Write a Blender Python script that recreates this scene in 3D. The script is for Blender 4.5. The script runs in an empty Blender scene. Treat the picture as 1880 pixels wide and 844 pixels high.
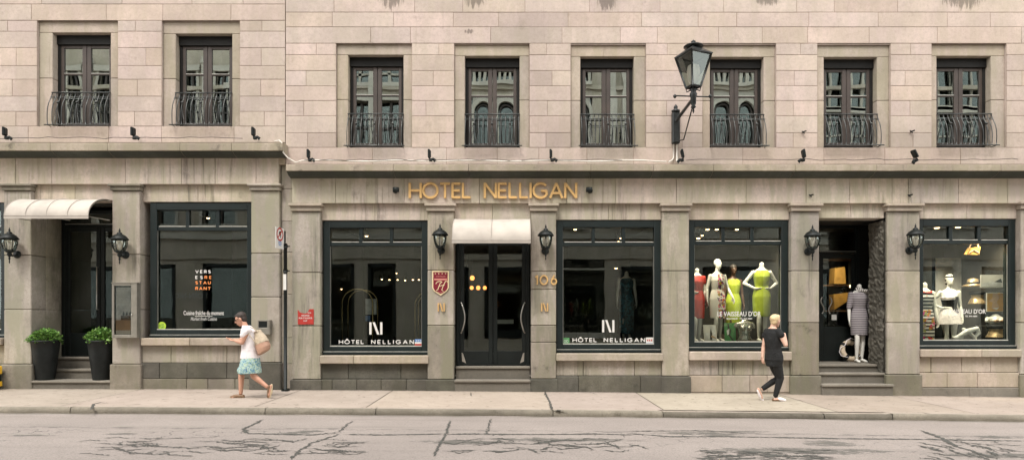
import bpy, bmesh, math, random
from mathutils import Vector as V, Matrix, noise
random.seed(7)
sc = bpy.context.scene
COL = sc.collection
# survey of the street: facade plane is y=0, eye 12.9 m in front of it, 1.53 m above the pavement
D, F, H, CX, HY = 12.9, 1187.0, 1.53, 940.0, 577.0
def X(p, Y=0): return (p-CX)*(D+Y)/F
def Z(p, Y=0): return H+(HY-p)*(D+Y)/F
def gz(x):
    x = max(-14, min(14, x)); return -0.0083*x-0.0003*x*x
# ---------------------------------------------------------------- objects
def tag(o, label=None, cat=None, group=None, kind=None):
    if label: o['label'] = label
    if cat: o['category'] = cat
    if group: o['group'] = group
    if kind: o['kind'] = kind
    return o
def empty(name, loc, label, cat, group=None):
    o = bpy.data.objects.new(name, None); COL.objects.link(o); o.location = loc
    o.empty_display_size = .1
    return tag(o, label, cat, group)
def rootloc(p):
    while p.parent: p = p.parent
    return V(p.location)
class MB:
    def __init__(s): s.v=[]; s.f=[]; s.m=[]; s.t=[]; s.s=[]
    def face(s, pts, mat=0, tint=1., smooth=False):
        b=len(s.v); s.v += [tuple(p) for p in pts]; s.f.append(tuple(range(b,b+len(pts)))); s.m.append(mat); s.t.append(tint); s.s.append(smooth)
    def mesh(s, vs, fs, mat=0, tint=1., smooth=True):
        b=len(s.v); s.v += [tuple(p) for p in vs]
        for f in fs: s.f.append(tuple(i+b for i in f)); s.m.append(mat); s.t.append(tint); s.s.append(smooth)
    def box(s, x0,x1,y0,y1,z0,z1, mat=0, tint=1., c=0.):
        if x1<x0: x0,x1=x1,x0
        if y1<y0: y0,y1=y1,y0
        if z1<z0: z0,z1=z1,z0
        if c<=0:
            vs=[(x,y,z) for x in (x0,x1) for y in (y0,y1) for z in (z0,z1)]
            fs=[(0,1,3,2),(4,6,7,5),(0,4,5,1),(2,3,7,6),(0,2,6,4),(1,5,7,3)]
            s.mesh(vs,fs,mat,tint,False); return
        c=min(c,(x1-x0)*.45,(y1-y0)*.45,(z1-z0)*.45)
        # box chamfered on every edge
        vs=[];
        def P(sx,sy,sz,ax):
            x=(x1 if sx else x0); y=(y1 if sy else y0); z=(z1 if sz else z0)
            ox=-c if sx else c; oy=-c if sy else c; oz=-c if sz else c
            if ax==0: y+=oy; z+=oz
            elif ax==1: x+=ox; z+=oz
            else: x+=ox; y+=oy
            return (x,y,z)
        idx={}
        for sx in (0,1):
            for sy in (0,1):
                for sz in (0,1):
                    for ax in (0,1,2): idx[sx,sy,sz,ax]=len(vs); vs.append(P(sx,sy,sz,ax))
        fs=[]
        for k in (0,1):
            q=[idx[k,a,b,0] for a,b in ((0,0),(1,0),(1,1),(0,1))]; fs.append(q if k else q[::-1])
            q=[idx[a,k,b,1] for a,b in ((0,0),(1,0),(1,1),(0,1))]; fs.append(q[::-1] if k else q)
            q=[idx[a,b,k,2] for a,b in ((0,0),(1,0),(1,1),(0,1))]; fs.append(q if k else q[::-1])
        for a in (0,1):
            for b in (0,1):
                fs.append([idx[0,a,b,1],idx[1,a,b,1],idx[1,a,b,2],idx[0,a,b,2]][::(1 if a==b else -1)])
                fs.append([idx[a,0,b,0],idx[a,1,b,0],idx[a,1,b,2],idx[a,0,b,2]][::(-1 if a==b else 1)])
                fs.append([idx[a,b,0,0],idx[a,b,1,0],idx[a,b,1,1],idx[a,b,0,1]][::(1 if a==b else -1)])
        for sx in (0,1):
            for sy in (0,1):
                for sz in (0,1):
                    q=[idx[sx,sy,sz,0],idx[sx,sy,sz,1],idx[sx,sy,sz,2]]
                    fs.append(q if (sx+sy+sz)%2 else q[::-1])
        s.mesh(vs,fs,mat,tint,False)
    def tube(s, pts, r, n=8, mat=0, closed=False, tint=1.):
        pts=[V(p) for p in pts]; m=len(pts); rs=r if isinstance(r,(list,tuple)) else [r]*m
        vs=[]; up=None
        for i,p in enumerate(pts):
            a=pts[i-1] if (i>0 or closed) else p; b=pts[(i+1)%m] if (i<m-1 or closed) else p
            t=(b-a).normalized()
            if up is None:
                up=V((0,0,1)) if abs(t.z)<.9 else V((0,1,0))
            u=(up-t*up.dot(t)).normalized(); w=t.cross(u); up=u
            for k in range(n):
                an=2*math.pi*k/n; vs.append(p+u*math.cos(an)*rs[i]+w*math.sin(an)*rs[i])
        fs=[]
        for i in range(m if closed else m-1):
            j=(i+1)%m
            for k in range(n):
                l=(k+1)%n; fs.append((i*n+k,j*n+k,j*n+l,i*n+l)[::-1])
        if not closed: fs.append(tuple(range(n))); fs.append(tuple(range((m-1)*n,m*n))[::-1])
        s.mesh(vs,fs,mat,tint,True)
    def lathe(s, prof, c=(0,0,0), n=16, mat=0, a0=0., rot=None, smooth=True, tint=1.):
        # prof: [(r,z)] bottom to top around a vertical axis
        vs=[];c=V(c)
        for r,z in prof:
            for k in range(n):
                an=a0+2*math.pi*k/n; p=V((r*math.cos(an),r*math.sin(an),z))
                if rot: p=rot@p
                vs.append(c+p)
        fs=[]
        for i in range(len(prof)-1):
            for k in range(n):
                l=(k+1)%n; fs.append((i*n+k,i*n+l,(i+1)*n+l,(i+1)*n+k))
        fs.append(tuple(range(n))[::-1]); fs.append(tuple(range((len(prof)-1)*n,len(prof)*n)))
        s.mesh(vs,fs,mat,tint,smooth)
    def prism(s, poly, y0, y1, mat=0, tint=1.):
        # poly in (x,z), front face at y0 (towards the street)
        n=len(poly); ar=sum(poly[i][0]*poly[(i+1)%n][1]-poly[(i+1)%n][0]*poly[i][1] for i in range(n))
        if ar<0: poly=poly[::-1]
        vs=[(x,y0,z) for x,z in poly]+[(x,y1,z) for x,z in poly]
        fs=[tuple(range(n)),tuple(range(n,2*n))[::-1]]+[(i,i+n,(i+1)%n+n,(i+1)%n) for i in range(n)]
        s.mesh(vs,fs,mat,tint,False)
    def ribbon(s, pts, w, y0, y1, mat=0, closed=False):
        # stroke in the xz plane, extruded in y
        n=len(pts); L=[];R=[]
        for i,p in enumerate(pts):
            a=pts[i-1] if (i>0 or closed) else p; b=pts[(i+1)%n] if (i<n-1 or closed) else p
            t=V((b[0]-a[0],b[1]-a[1])); t=t.normalized() if t.length>0 else V((1,0))
            nx,nz=-t.y,t.x; k=1.
            if a is not p and b is not p:
                e=V((p[0]-a[0],p[1]-a[1])).normalized(); k=1/max(.45,abs(e.dot(t)))
            L.append((p[0]+nx*w/2*k,p[1]+nz*w/2*k)); R.append((p[0]-nx*w/2*k,p[1]-nz*w/2*k))
        vs=[(x,y0,z) for x,z in L]+[(x,y0,z) for x,z in R]+[(x,y1,z) for x,z in L]+[(x,y1,z) for x,z in R]
        fs=[]
        for i in range(n if closed else n-1):
            j=(i+1)%n
            fs+=[(n+i,n+j,j,i),(2*n+i,2*n+j,3*n+j,3*n+i),(i,j,2*n+j,2*n+i),(n+j,n+i,3*n+i,3*n+j)]
        if not closed: fs+=[(0,2*n,3*n,n),(n-1,2*n-1,4*n-1,3*n-1)]
        s.mesh(vs,fs,mat,1.,False)
    def build(s, name, mats, parent=None, xf=None):
        if not isinstance(mats,(list,tuple)): mats=[mats]
        off=rootloc(parent) if parent else V((0,0,0))
        me=bpy.data.meshes.new(name)
        vs=[V(p)-off for p in s.v]
        if xf: vs=[xf@p for p in vs]
        me.from_pydata([tuple(p) for p in vs],[],s.f)
        for m in mats: me.materials.append(M[m] if isinstance(m,str) else m)
        me.polygons.foreach_set('material_index', s.m)
        me.polygons.foreach_set('use_smooth', s.s)
        at=me.color_attributes.new('tint','FLOAT_COLOR','CORNER')
        buf=[]
        for p,t in zip(me.polygons,s.t):
            tt=(t,t,t,1.) if not isinstance(t,tuple) else (t[0],t[1],t[2],1.)
            buf.extend(tt*len(p.vertices))
        at.data.foreach_set('color',buf)
        me.update()
        o=bpy.data.objects.new(name,me); COL.objects.link(o)
        if parent: o.parent=parent
        return o
def copy_tree(o, parent=None):
    c=o.copy(); COL.objects.link(c)
    if parent: c.parent=parent
    for ch in [q for q in list(o.children)]: copy_tree(ch,c)
    return c
def arc(cx,cz,rx,rz,a0,a1,n=12): return [(cx+rx*math.cos(math.radians(a0+(a1-a0)*i/n)),cz+rz*math.sin(math.radians(a0+(a1-a0)*i/n))) for i in range(n+1)]
# ---------------------------------------------------------------- materials
M={}
class NT:
    def __init__(s,name):
        s.mat=bpy.data.materials.new(name); s.mat.use_nodes=True; s.n=s.mat.node_tree.nodes; s.l=s.mat.node_tree.links
        s.b=s.n['Principled BSDF']; s.out=s.n['Material Output']; M[name]=s.mat
    def add(s,t,**k):
        n=s.n.new(t)
        for a,b in k.items():
            if a in n.inputs: pass
            setattr(n,a,b)
        return n
    def inp(s,sock,v):
        if hasattr(v,'is_output') or isinstance(v,bpy.types.NodeSocket): s.l.new(v,sock)
        else: sock.default_value=v
    def coord(s,scale=(1,1,1),loc=(0,0,0)):
        g=s.add('ShaderNodeNewGeometry'); m=s.add('ShaderNodeMapping'); s.l.new(g.outputs['Position'],m.inputs['Vector'])
        m.inputs['Scale'].default_value=scale; m.inputs['Location'].default_value=loc; return m.outputs[0]
    def objcoord(s,scale=(1,1,1),loc=(0,0,0)):
        g=s.add('ShaderNodeTexCoord'); m=s.add('ShaderNodeMapping'); s.l.new(g.outputs['Object'],m.inputs['Vector'])
        m.inputs['Scale'].default_value=scale; m.inputs['Location'].default_value=loc; return m.outputs[0]
    def noise(s,vec,scale,detail=4,rough=.6,dist=0.):
        n=s.add('ShaderNodeTexNoise'); s.l.new(vec,n.inputs['Vector']); n.inputs['Scale'].default_value=scale
        n.inputs['Detail'].default_value=detail; n.inputs['Roughness'].default_value=rough; n.inputs['Distortion'].default_value=dist
        return n.outputs['Fac']
    def ramp(s,f,a,b,lo=0.,hi=1.):
        n=s.add('ShaderNodeMapRange'); n.interpolation_type='SMOOTHSTEP'; s.l.new(f,n.inputs['Value'])
        n.inputs['From Min'].default_value=a; n.inputs['From Max'].default_value=b; n.inputs['To Min'].default_value=lo; n.inputs['To Max'].default_value=hi
        return n.outputs['Result']
    def math(s,op,a,b=0.,c=0.):
        n=s.add('ShaderNodeMath'); n.operation=op; s.inp(n.inputs[0],a); s.inp(n.inputs[1],b); s.inp(n.inputs[2],c); return n.outputs[0]
    def mix(s,f,a,b,mode='MIX'):
        n=s.add('ShaderNodeMix'); n.data_type='RGBA'; n.blend_type=mode
        s.inp(n.inputs[0],f)
        for so,v in ((n.inputs[6],a),(n.inputs[7],b)):
            if isinstance(v,(tuple,list)): so.default_value=tuple(v)+(1,) if len(v)==3 else v
            else: s.l.new(v,so)
        return n.outputs[2]
    def color(s,c):
        if isinstance(c,(tuple,list)): s.b.inputs['Base Color'].default_value=tuple(c)+(1,)
        else: s.l.new(c,s.b.inputs['Base Color'])
    def bump(s,h,st=.3,d=.01):
        n=s.add('ShaderNodeBump'); n.inputs['Strength'].default_value=st; n.inputs['Distance'].default_value=d
        s.l.new(h,n.inputs['Height']); s.l.new(n.outputs[0],s.b.inputs['Normal'])
    def sep(s,vec):
        n=s.add('ShaderNodeSeparateXYZ'); s.l.new(vec,n.inputs[0]); return n.outputs
    def tint(s):
        n=s.add('ShaderNodeVertexColor'); n.layer_name='tint'; return n.outputs['Color']
def plain(name,c,rough=.6,metal=0.,var=.15,scale=8.,bump=0.,spec=.5,coat=0.,fold=0.):
    t=NT(name); v=t.objcoord(); n=t.noise(v,scale,5)
    lo=tuple(x*(1-var) for x in c); hi=tuple(min(1,x*(1+var)) for x in c)
    col=t.mix(t.ramp(n,.3,.7),lo,hi); t.color(t.mix(1.,col,t.tint(),'MULTIPLY'))
    t.b.inputs['Roughness'].default_value=rough; t.b.inputs['Metallic'].default_value=metal
    t.b.inputs['Specular IOR Level'].default_value=spec; t.b.inputs['Coat Weight'].default_value=coat
    if bump: t.bump(t.noise(v,scale*9,3),bump,.004)
    if fold: t.bump(t.noise(t.objcoord((1,1,.55)),11.,3,.55,.8),fold,.035)
    return t
def stone(name,c,var=.18,streak=.5,stain=.3,grain=.5,soil=(.07,.062,.05),rough=.9,thresh=.56,bump=.5,spots=()):
    t=NT(name); v=t.coord()
    big=t.noise(v,.9,4,.6); mid=t.noise(v,5.,6,.7); fine=t.noise(v,95.,3,.7); pit=t.noise(v,34.,4,.75)
    lo=tuple(x*(1-var) for x in c); hi=tuple(x*(1+var*.7) for x in c)
    col=t.mix(t.ramp(big,.35,.68),lo,hi)
    col=t.mix(t.ramp(mid,.42,.75,0.,.35),col,(c[0]*.72,c[1]*.74,c[2]*.74))
    mott=t.noise(v,15.,6,.8); col=t.mix(t.ramp(mott,.46,.60,.0,.34*(.5+grain*.7)),col,(c[0]*.66,c[1]*.67,c[2]*.66)); col=t.mix(t.ramp(mott,.30,.42,.22,0.),col,(min(1,c[0]*1.35),min(1,c[1]*1.3),min(1,c[2]*1.28)))
    hue=t.noise(t.coord((4.2,1,.9),(9,1,4)),1.,5,.6); col=t.mix(t.ramp(hue,.42,.58,0.,min(.95,1.1*streak*streak)),col,(c[0]*.72,c[1]*.78,c[2]*.66))
    # rain streaks: long vertical noise
    sv=t.coord((9.,1.5,.5)); sn=t.noise(sv,1.,8,.74); patch=t.noise(t.coord((.5,.5,.35),(3,7,1)),1.,3,.5)
    sf=t.math('MULTIPLY',t.ramp(sn,thresh,thresh+.2),t.ramp(patch,.38,.62))
    col=t.mix(t.math('MULTIPLY',sf,streak),col,soil)
    bl=t.noise(t.coord((1,1,1),(11,3,5)),2.3,8,.72)
    col=t.mix(t.math('MULTIPLY',t.ramp(bl,.56,.74),stain),col,soil)
    col=t.mix(t.ramp(pit,.62,.70,0.,.75*grain),col,(c[0]*.35,c[1]*.35,c[2]*.33))
    col=t.mix(t.ramp(fine,.3,.7,0.,.25*grain),col,(c[0]*.62,c[1]*.6,c[2]*.58))
    if spots:
        s3=t.sep(v); rg=t.noise(t.coord((16,1,2.2),(1,2,3)),1.,6,.7)
        for (cx,cz,rx,rz) in spots:
            ax=t.math('MULTIPLY',t.math('SUBTRACT',s3[0],cx),1/rx); az=t.math('MULTIPLY',t.math('SUBTRACT',s3[2],cz),1/rz)
            e=t.math('SUBTRACT',rg,t.math('ADD',t.math('MULTIPLY',t.math('ADD',t.math('MULTIPLY',ax,ax),t.math('MULTIPLY',az,az)),.3),.33))
            col=t.mix(t.ramp(e,0.,.12,0.,.7),col,(.11,.09,.075))
    t.color(t.mix(1.,col,t.tint(),'MULTIPLY'))
    t.b.inputs['Roughness'].default_value=rough; t.b.inputs['Specular IOR Level'].default_value=.25
    h=t.math('ADD',t.math('MULTIPLY',mid,.7),t.math('MULTIPLY',pit,.5)); t.bump(t.math('ADD',h,t.math('MULTIPLY',fine,.25)),bump,.012)
    return t
stone('pale_stone',(.51,.42,.37),.13,.48,.4,.7,soil=(.17,.14,.115),spots=[(-2.4,7.85,.35,.3),(-.75,7.85,.35,.28),(1.9,7.8,.3,.3),(5.1,7.85,.4,.25),(9.,7.85,.6,.3),(-.85,7.17,.12,.07)])
stone('trim_stone',(.42,.355,.295),.16,.65,.35,.8,soil=(.13,.11,.085))
stone('ledge_stone',(.37,.315,.255),.25,.7,.8,1.,soil=(.08,.07,.055))
stone('pier_stone',(.395,.35,.30),.24,.8,.5,1.1,soil=(.07,.066,.053),thresh=.47)
stone('frieze_stone',(.57,.49,.42),.2,.8,.5,1.,soil=(.075,.07,.056),thresh=.49)
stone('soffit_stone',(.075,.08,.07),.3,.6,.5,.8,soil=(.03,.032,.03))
stone('pale_mortar',(.31,.245,.20),.1,.3,.1,.4)
stone('dark_stone',(.12,.112,.092),.4,.5,.9,1.2,soil=(.03,.032,.028),bump=1.)
stone('plinth_stone',(.23,.205,.165),.3,.7,.9,1.,soil=(.06,.056,.046),bump=.8)
stone('dirty_pier',(.30,.265,.22),.25,.9,1.,1.2,soil=(.07,.065,.053),thresh=.44,bump=.9)
stone('mortar',(.22,.18,.14),.2,.3,.3,.8)
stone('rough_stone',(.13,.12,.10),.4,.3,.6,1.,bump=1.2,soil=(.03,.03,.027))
stone('step_stone',(.21,.19,.16),.2,.2,.5,.8,soil=(.06,.055,.045))
stone('far_stone',(.45,.40,.34),.2,.6,.3,.5)
stone('far_trim',(.5,.47,.42),.15,.4,.2,.4)
t=stone('kerb_stone',(.23,.205,.165),.25,.2,.8,1.2,soil=(.07,.063,.045),bump=1.)
plain('black_paint',(.006,.009,.0085),.5,var=.25,scale=3,spec=.3)
plain('sash_black',(.012,.0115,.0105),.6,var=.2,scale=3,spec=.2)
plain('frame_paint',(.005,.0115,.012),.4,var=.2,scale=2)
plain('brown_paint',(.045,.033,.027),.5,var=.2,scale=3)
plain('guard_iron',(.05,.052,.05),.3,metal=.6,var=.3,scale=12)
plain('iron',(.018,.021,.021),.38,metal=.3,var=.3,scale=12)
plain('light_strip',(.55,.55,.5),.35,metal=.3)
plain('steel',(.5,.48,.44),.28,metal=.85)
plain('case_metal',(.25,.235,.2),.45,metal=.45,var=.12)
plain('gold',(.66,.42,.17),.45,metal=.2,var=.12,scale=4)
plain('brass',(.6,.45,.22),.25,metal=.9)
plain('awning_cloth',(.41,.37,.325),.85,var=.13,scale=2,bump=.1)
plain('white_print',(.62,.61,.58),.6,var=.04)
plain('grey_print',(.45,.45,.43),.6,var=.04)
plain('orange_print',(.7,.25,.07),.6,var=.04)
plain('red_paint',(.38,.03,.022),.5,var=.1)
plain('maroon_paint',(.17,.012,.025),.4,var=.1)
plain('cream_paint',(.72,.6,.36),.5,var=.06)
plain('pink_paint',(.6,.25,.2),.5,var=.06)
plain('lime_print',(.42,.6,.05),.6,var=.1)
plain('green_print',(.07,.22,.08),.6,var=.1)
plain('blue_print',(.1,.2,.42),.6,var=.1)
plain('yellow_paint',(.7,.42,.02),.5,var=.1)
plain('rubber',(.015,.015,.015),.7)
plain('white_plastic',(.65,.62,.56),.45,var=.06)
plain('soil',(.04,.03,.02),.95)
plain('pot_glaze',(.009,.011,.011),.5,var=.4,scale=4,spec=.25)
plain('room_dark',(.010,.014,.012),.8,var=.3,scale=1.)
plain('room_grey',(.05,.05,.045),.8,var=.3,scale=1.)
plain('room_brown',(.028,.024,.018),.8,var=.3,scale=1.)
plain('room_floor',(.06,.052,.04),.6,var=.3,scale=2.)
plain('wood',(.16,.085,.04),.55,var=.3,scale=3.)
plain('mannequin',(.72,.71,.66),.42,var=.05,scale=2,coat=.2)
plain('silver',(.62,.6,.55),.25,metal=.8)
plain('bronze',(.5,.36,.2),.33,metal=.6)
plain('dark_skin',(.09,.045,.028),.5)
plain('skin',(.5,.27,.185),.55,var=.06,scale=6)
plain('pale_skin',(.58,.36,.27),.55,var=.06,scale=6)
plain('lips',(.38,.12,.1),.5)
plain('hair_dark',(.03,.02,.015),.6,var=.4,scale=60,bump=.6)
plain('hair_blond',(.66,.5,.29),.6,var=.25,scale=40,bump=.6)
plain('cloth_white',(.74,.69,.70),.85,var=.05,scale=7,fold=.8)
plain('cloth_black',(.006,.0065,.007),.85,var=.3,scale=7,fold=.9)
plain('cloth_red',(.42,.03,.02),.6,var=.15,fold=.6)
plain('cloth_lime',(.36,.44,.035),.7,var=.08,fold=.4)
plain('canvas',(.46,.38,.28),.85,var=.2,scale=8,fold=.8)
plain('leather_tan',(.45,.27,.19),.6,var=.1,scale=8)
plain('shoe_brown',(.16,.09,.045),.5)
plain('sole',(.55,.45,.3),.7)
plain('photo_grey',(.6,.6,.6),.4,var=.3,scale=5)
plain('photo_tan',(.5,.33,.2),.5,var=.2,scale=4)
plain('photo_pale',(.62,.6,.56),.5,var=.1,scale=4)
plain('photo_dark',(.05,.045,.04),.5,var=.3,scale=4)
plain('photo_yellow',(.55,.3,.07),.5,var=.2,scale=4)
plain('bark',(.06,.045,.03),.9)
def emis(name,c,st):
    t=NT(name); t.color((0.02,.02,.02)); t.b.inputs['Emission Color'].default_value=c+(1,); t.b.inputs['Emission Strength'].default_value=st
emis('lamp_warm',(1.,.62,.3),5.); emis('lamp_orange',(1.,.3,.07),1.6); emis('lamp_white',(1.,.85,.65),7.)
def glass(name,refl,tr=(.8,.85,.82),ior=1.5,wave=0.):
    t=NT(name); t.n.remove(t.b)
    a=t.add('ShaderNodeBsdfTransparent'); a.inputs[0].default_value=tr+(1,)
    g=t.add('ShaderNodeBsdfGlossy'); g.inputs['Roughness'].default_value=.004; g.inputs['Color'].default_value=(.86,.96,.92,1)
    fr=t.add('ShaderNodeFresnel'); fr.inputs['IOR'].default_value=ior
    if wave:
        b=t.add('ShaderNodeBump'); b.inputs['Strength'].default_value=wave; b.inputs['Distance'].default_value=.01
        t.l.new(t.noise(t.coord(),1.7,1,.4),b.inputs['Height']); t.l.new(b.outputs[0],g.inputs['Normal'])
    f=t.math('ADD',t.math('MULTIPLY',fr.outputs[0],.9),refl); f=t.math('MINIMUM',f,1.)
    m=t.add('ShaderNodeMixShader'); t.l.new(f,m.inputs[0]); t.l.new(a.outputs[0],m.inputs[1]); t.l.new(g.outputs[0],m.inputs[2])
    t.l.new(m.outputs[0],t.out.inputs['Surface'])
glass('shop_glass',.085,(.8,.88,.85),wave=.08); glass('sash_glass',.40,(.5,.55,.53),wave=.16); glass('lamp_glass',.08,(.95,.96,.93)); glass('far_glass',.10,(.3,.33,.33))
# leaves
t=NT('leaf'); v=t.coord(); n=t.noise(v,30.,3); t.color(t.mix(1.,t.mix(t.ramp(n,.3,.7),(.06,.17,.03),(.2,.36,.07)),t.tint(),'MULTIPLY')); t.b.inputs['Roughness'].default_value=.5
# floral frock: bright blossoms down one side of a white ground
t=NT('floral_cloth'); v=t.objcoord(); vo=t.add('ShaderNodeTexVoronoi'); t.l.new(v,vo.inputs['Vector']); vo.inputs['Scale'].default_value=17.
hs=t.add('ShaderNodeHueSaturation'); hs.inputs['Saturation'].default_value=1.7; hs.inputs['Value'].default_value=.75; t.l.new(vo.outputs['Color'],hs.inputs['Color'])
warm=t.mix(.55,hs.outputs[0],(.75,.07,.03)); sp=t.sep(v)
dotm=t.ramp(vo.outputs['Distance'],.5,.62,1.,0.)
nb=t.noise(v,5.,2); band=t.math('ADD',sp[0],t.math('MULTIPLY',nb,.12))
bm=t.ramp(band,.03,.045); nn=t.noise(v,22.,2)
dk=t.mix(t.ramp(nn,.5,.56),warm,(.05,.04,.12))
t.color(t.mix(t.math('MULTIPLY',bm,dotm),(.72,.68,.62),dk)); t.b.inputs['Roughness'].default_value=.8
def stripes(name,a,b,period,duty=.5,axis=2,rough=.8):
    t=NT(name); sp=t.sep(t.objcoord()); m=t.math('FRACT',t.math('MULTIPLY',sp[axis],1./period)); m=t.math('LESS_THAN',m,duty)
    t.color(t.mix(m,a,b)); t.b.inputs['Roughness'].default_value=rough; return t
stripes('stripe_fine',(.36,.33,.34),(.10,.09,.11),.038,.45)
stripes('stripe_bold',(.65,.62,.58),(.02,.02,.02),.075,.5)
stripes('stripe_scarf',(.65,.62,.58),(.02,.02,.02),.03,.5,axis=0)
# skirt print
t=NT('skirt_print'); v=t.objcoord(); n=t.noise(v,13.,5,.6,2.); n2=t.noise(v,22.,3,.6,2.5)
c=t.mix(t.ramp(n,.42,.55),(.1,.24,.34),(.42,.55,.5)); c=t.mix(t.ramp(n2,.56,.6),c,(.33,.42,.2)); c=t.mix(t.ramp(n2,.36,.4,1.,0.),c,(.05,.1,.22)); t.color(c); t.b.inputs['Roughness'].default_value=.85
t=NT('blue_print_cloth'); v=t.objcoord(); n=t.noise(v,9.,4,.6,2.); c=t.mix(t.ramp(n,.45,.6),(.01,.04,.06),(.03,.16,.22)); t.color(c)
# multicolour beach frock
t=NT('beach_cloth'); v=t.objcoord(); sp=t.sep(v); m=t.math('LESS_THAN',t.math('FRACT',t.math('MULTIPLY',sp[2],13.3)),.5)
vo=t.add('ShaderNodeTexVoronoi'); t.l.new(v,vo.inputs['Vector']); vo.inputs['Scale'].default_value=14.
hs=t.add('ShaderNodeHueSaturation'); hs.inputs['Saturation'].default_value=2.; hs.inputs['Value'].default_value=.6; t.l.new(vo.outputs['Color'],hs.inputs['Color'])
c=t.mix(m,(.65,.62,.58),(.02,.02,.02)); nn=t.noise(v,6.,2); c=t.mix(t.ramp(nn,.52,.56),c,t.mix(.5,hs.outputs[0],(.6,.05,.03))); t.color(c)
PATCHES=[(-2.75,-4.15,.3,.2),(-2.9,-4.35,.35,.2),(-5.1,-4.45,.35,.12),(-6.2,-4.6,.5,.1),(-8.1,-4.5,.9,.22),(-7.6,-4.75,.5,.12),(2.75,-4.1,.5,.25),(3.1,-3.85,.9,.12),(4.0,-4.75,.5,.35),(3.4,-5.25,1.7,.28),(2.3,-4.05,.5,.16),(6.6,-4.1,.5,.2),(6.9,-4.9,.8,.3),(.6,-4.65,1.5,.2),(-.6,-4.9,.8,.25),(5.6,-5.4,1.,.2)]
# asphalt with worn, stained and cracked patches
def road_mat():
    t=NT('asphalt'); v=t.coord(); sp=t.sep(v)
    big=t.noise(v,.5,4); fine=t.noise(v,160.,2,.7); agg=t.noise(v,45.,4,.7)
    col=t.mix(t.ramp(big,.3,.7),(.28,.245,.225),(.335,.293,.268))
    col=t.mix(t.ramp(agg,.46,.66,0.,.62),col,(.15,.135,.12)); col=t.mix(t.ramp(fine,.35,.65,0.,.45),col,(.15,.13,.115))
    tyre=t.noise(t.coord((.25,2.2,1)),1.,4); col=t.mix(t.ramp(tyre,.5,.7,0.,.3),col,(.17,.15,.135))
    wob=t.noise(t.coord((1.2,1.2,0)),1.,5,.65)
    def line(y0,slope,w,amp,thr,seed,s=1.):
        # dark wandering seam around y0
        yy=t.math('ADD',sp[1],t.math('MULTIPLY',sp[0],slope)); yy=t.math('ADD',yy,t.math('MULTIPLY',t.math('SUBTRACT',wob,.5),amp))
        d=t.math('ABSOLUTE',t.math('SUBTRACT',yy,y0)); b=t.ramp(d,w*.2,w,1.,0.)
        n=t.noise(t.coord((2.2*s,6*s,1),(seed,seed*2,0)),1.,7,.75)
        return t.math('MULTIPLY',b,t.ramp(n,thr,thr+.1))
    dark=(.055,.055,.05)
    for a in ((-3.98,.012,.11,.2,.47,3.,1.4),(-5.4,.02,.35,.6,.60,17.,1.),(-6.9,.0,.4,.6,.55,23.,1.)):
        col=t.mix(t.math('MULTIPLY',line(*a),.6),col,dark)
    # crazing
    vo=t.add('ShaderNodeTexVoronoi'); vo.feature='DISTANCE_TO_EDGE'; vo.inputs['Scale'].default_value=3.2
    dn=t.add('ShaderNodeTexNoise'); t.l.new(v,dn.inputs['Vector']); dn.inputs['Scale'].default_value=5.
    vv=t.mix(.16,v,dn.outputs['Color'],'ADD'); t.l.new(vv,vo.inputs['Vector'])
    cr=t.ramp(vo.outputs['Distance'],.008,.03,1.,0.)
    d=t.math('ABSOLUTE',t.math('SUBTRACT',sp[1],-4.65)); bd=t.ramp(d,.3,.75,1.,0.)
    pt=t.ramp(t.noise(t.coord((.35,.9,1),(5,2,0)),1.,3),.5,.6)
    col=t.mix(t.math('MULTIPLY',t.math('MULTIPLY',cr,bd),t.math('MULTIPLY',pt,.85)),col,dark)
    # ragged worn patches: ellipses eaten away by noise
    rg=t.noise(t.coord((4.5,11,1),(2,6,0)),1.,9,.8); rg2=t.noise(t.coord((14,30,1),(2,6,0)),1.,4,.8)
    for (cx,cy,rx,ry) in PATCHES:
        ax=t.math('MULTIPLY',t.math('SUBTRACT',sp[0],cx),1/rx); ay=t.math('MULTIPLY',t.math('SUBTRACT',sp[1],cy),1/ry)
        dd=t.math('ADD',t.math('MULTIPLY',ax,ax),t.math('MULTIPLY',ay,ay)); e=t.math('SUBTRACT',t.math('ADD',rg,t.math('MULTIPLY',rg2,.35)),t.math('ADD',t.math('MULTIPLY',dd,.3),.57))
        col=t.mix(t.ramp(e,0.,.018,0.,.8),col,(.085,.082,.072))
    # gutter dirt
    g=t.ramp(sp[1],-2.72,-2.5); gn=t.noise(t.coord((1.5,8,1)),1.,5); col=t.mix(t.math('MULTIPLY',g,t.ramp(gn,.35,.6)),col,(.1,.09,.07))
    t.color(col); t.b.inputs['Roughness'].default_value=.88; t.b.inputs['Specular IOR Level'].default_value=.3
    t.bump(t.math('ADD',agg,t.math('MULTIPLY',fine,.5)),.5,.006)
road_mat()
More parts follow.
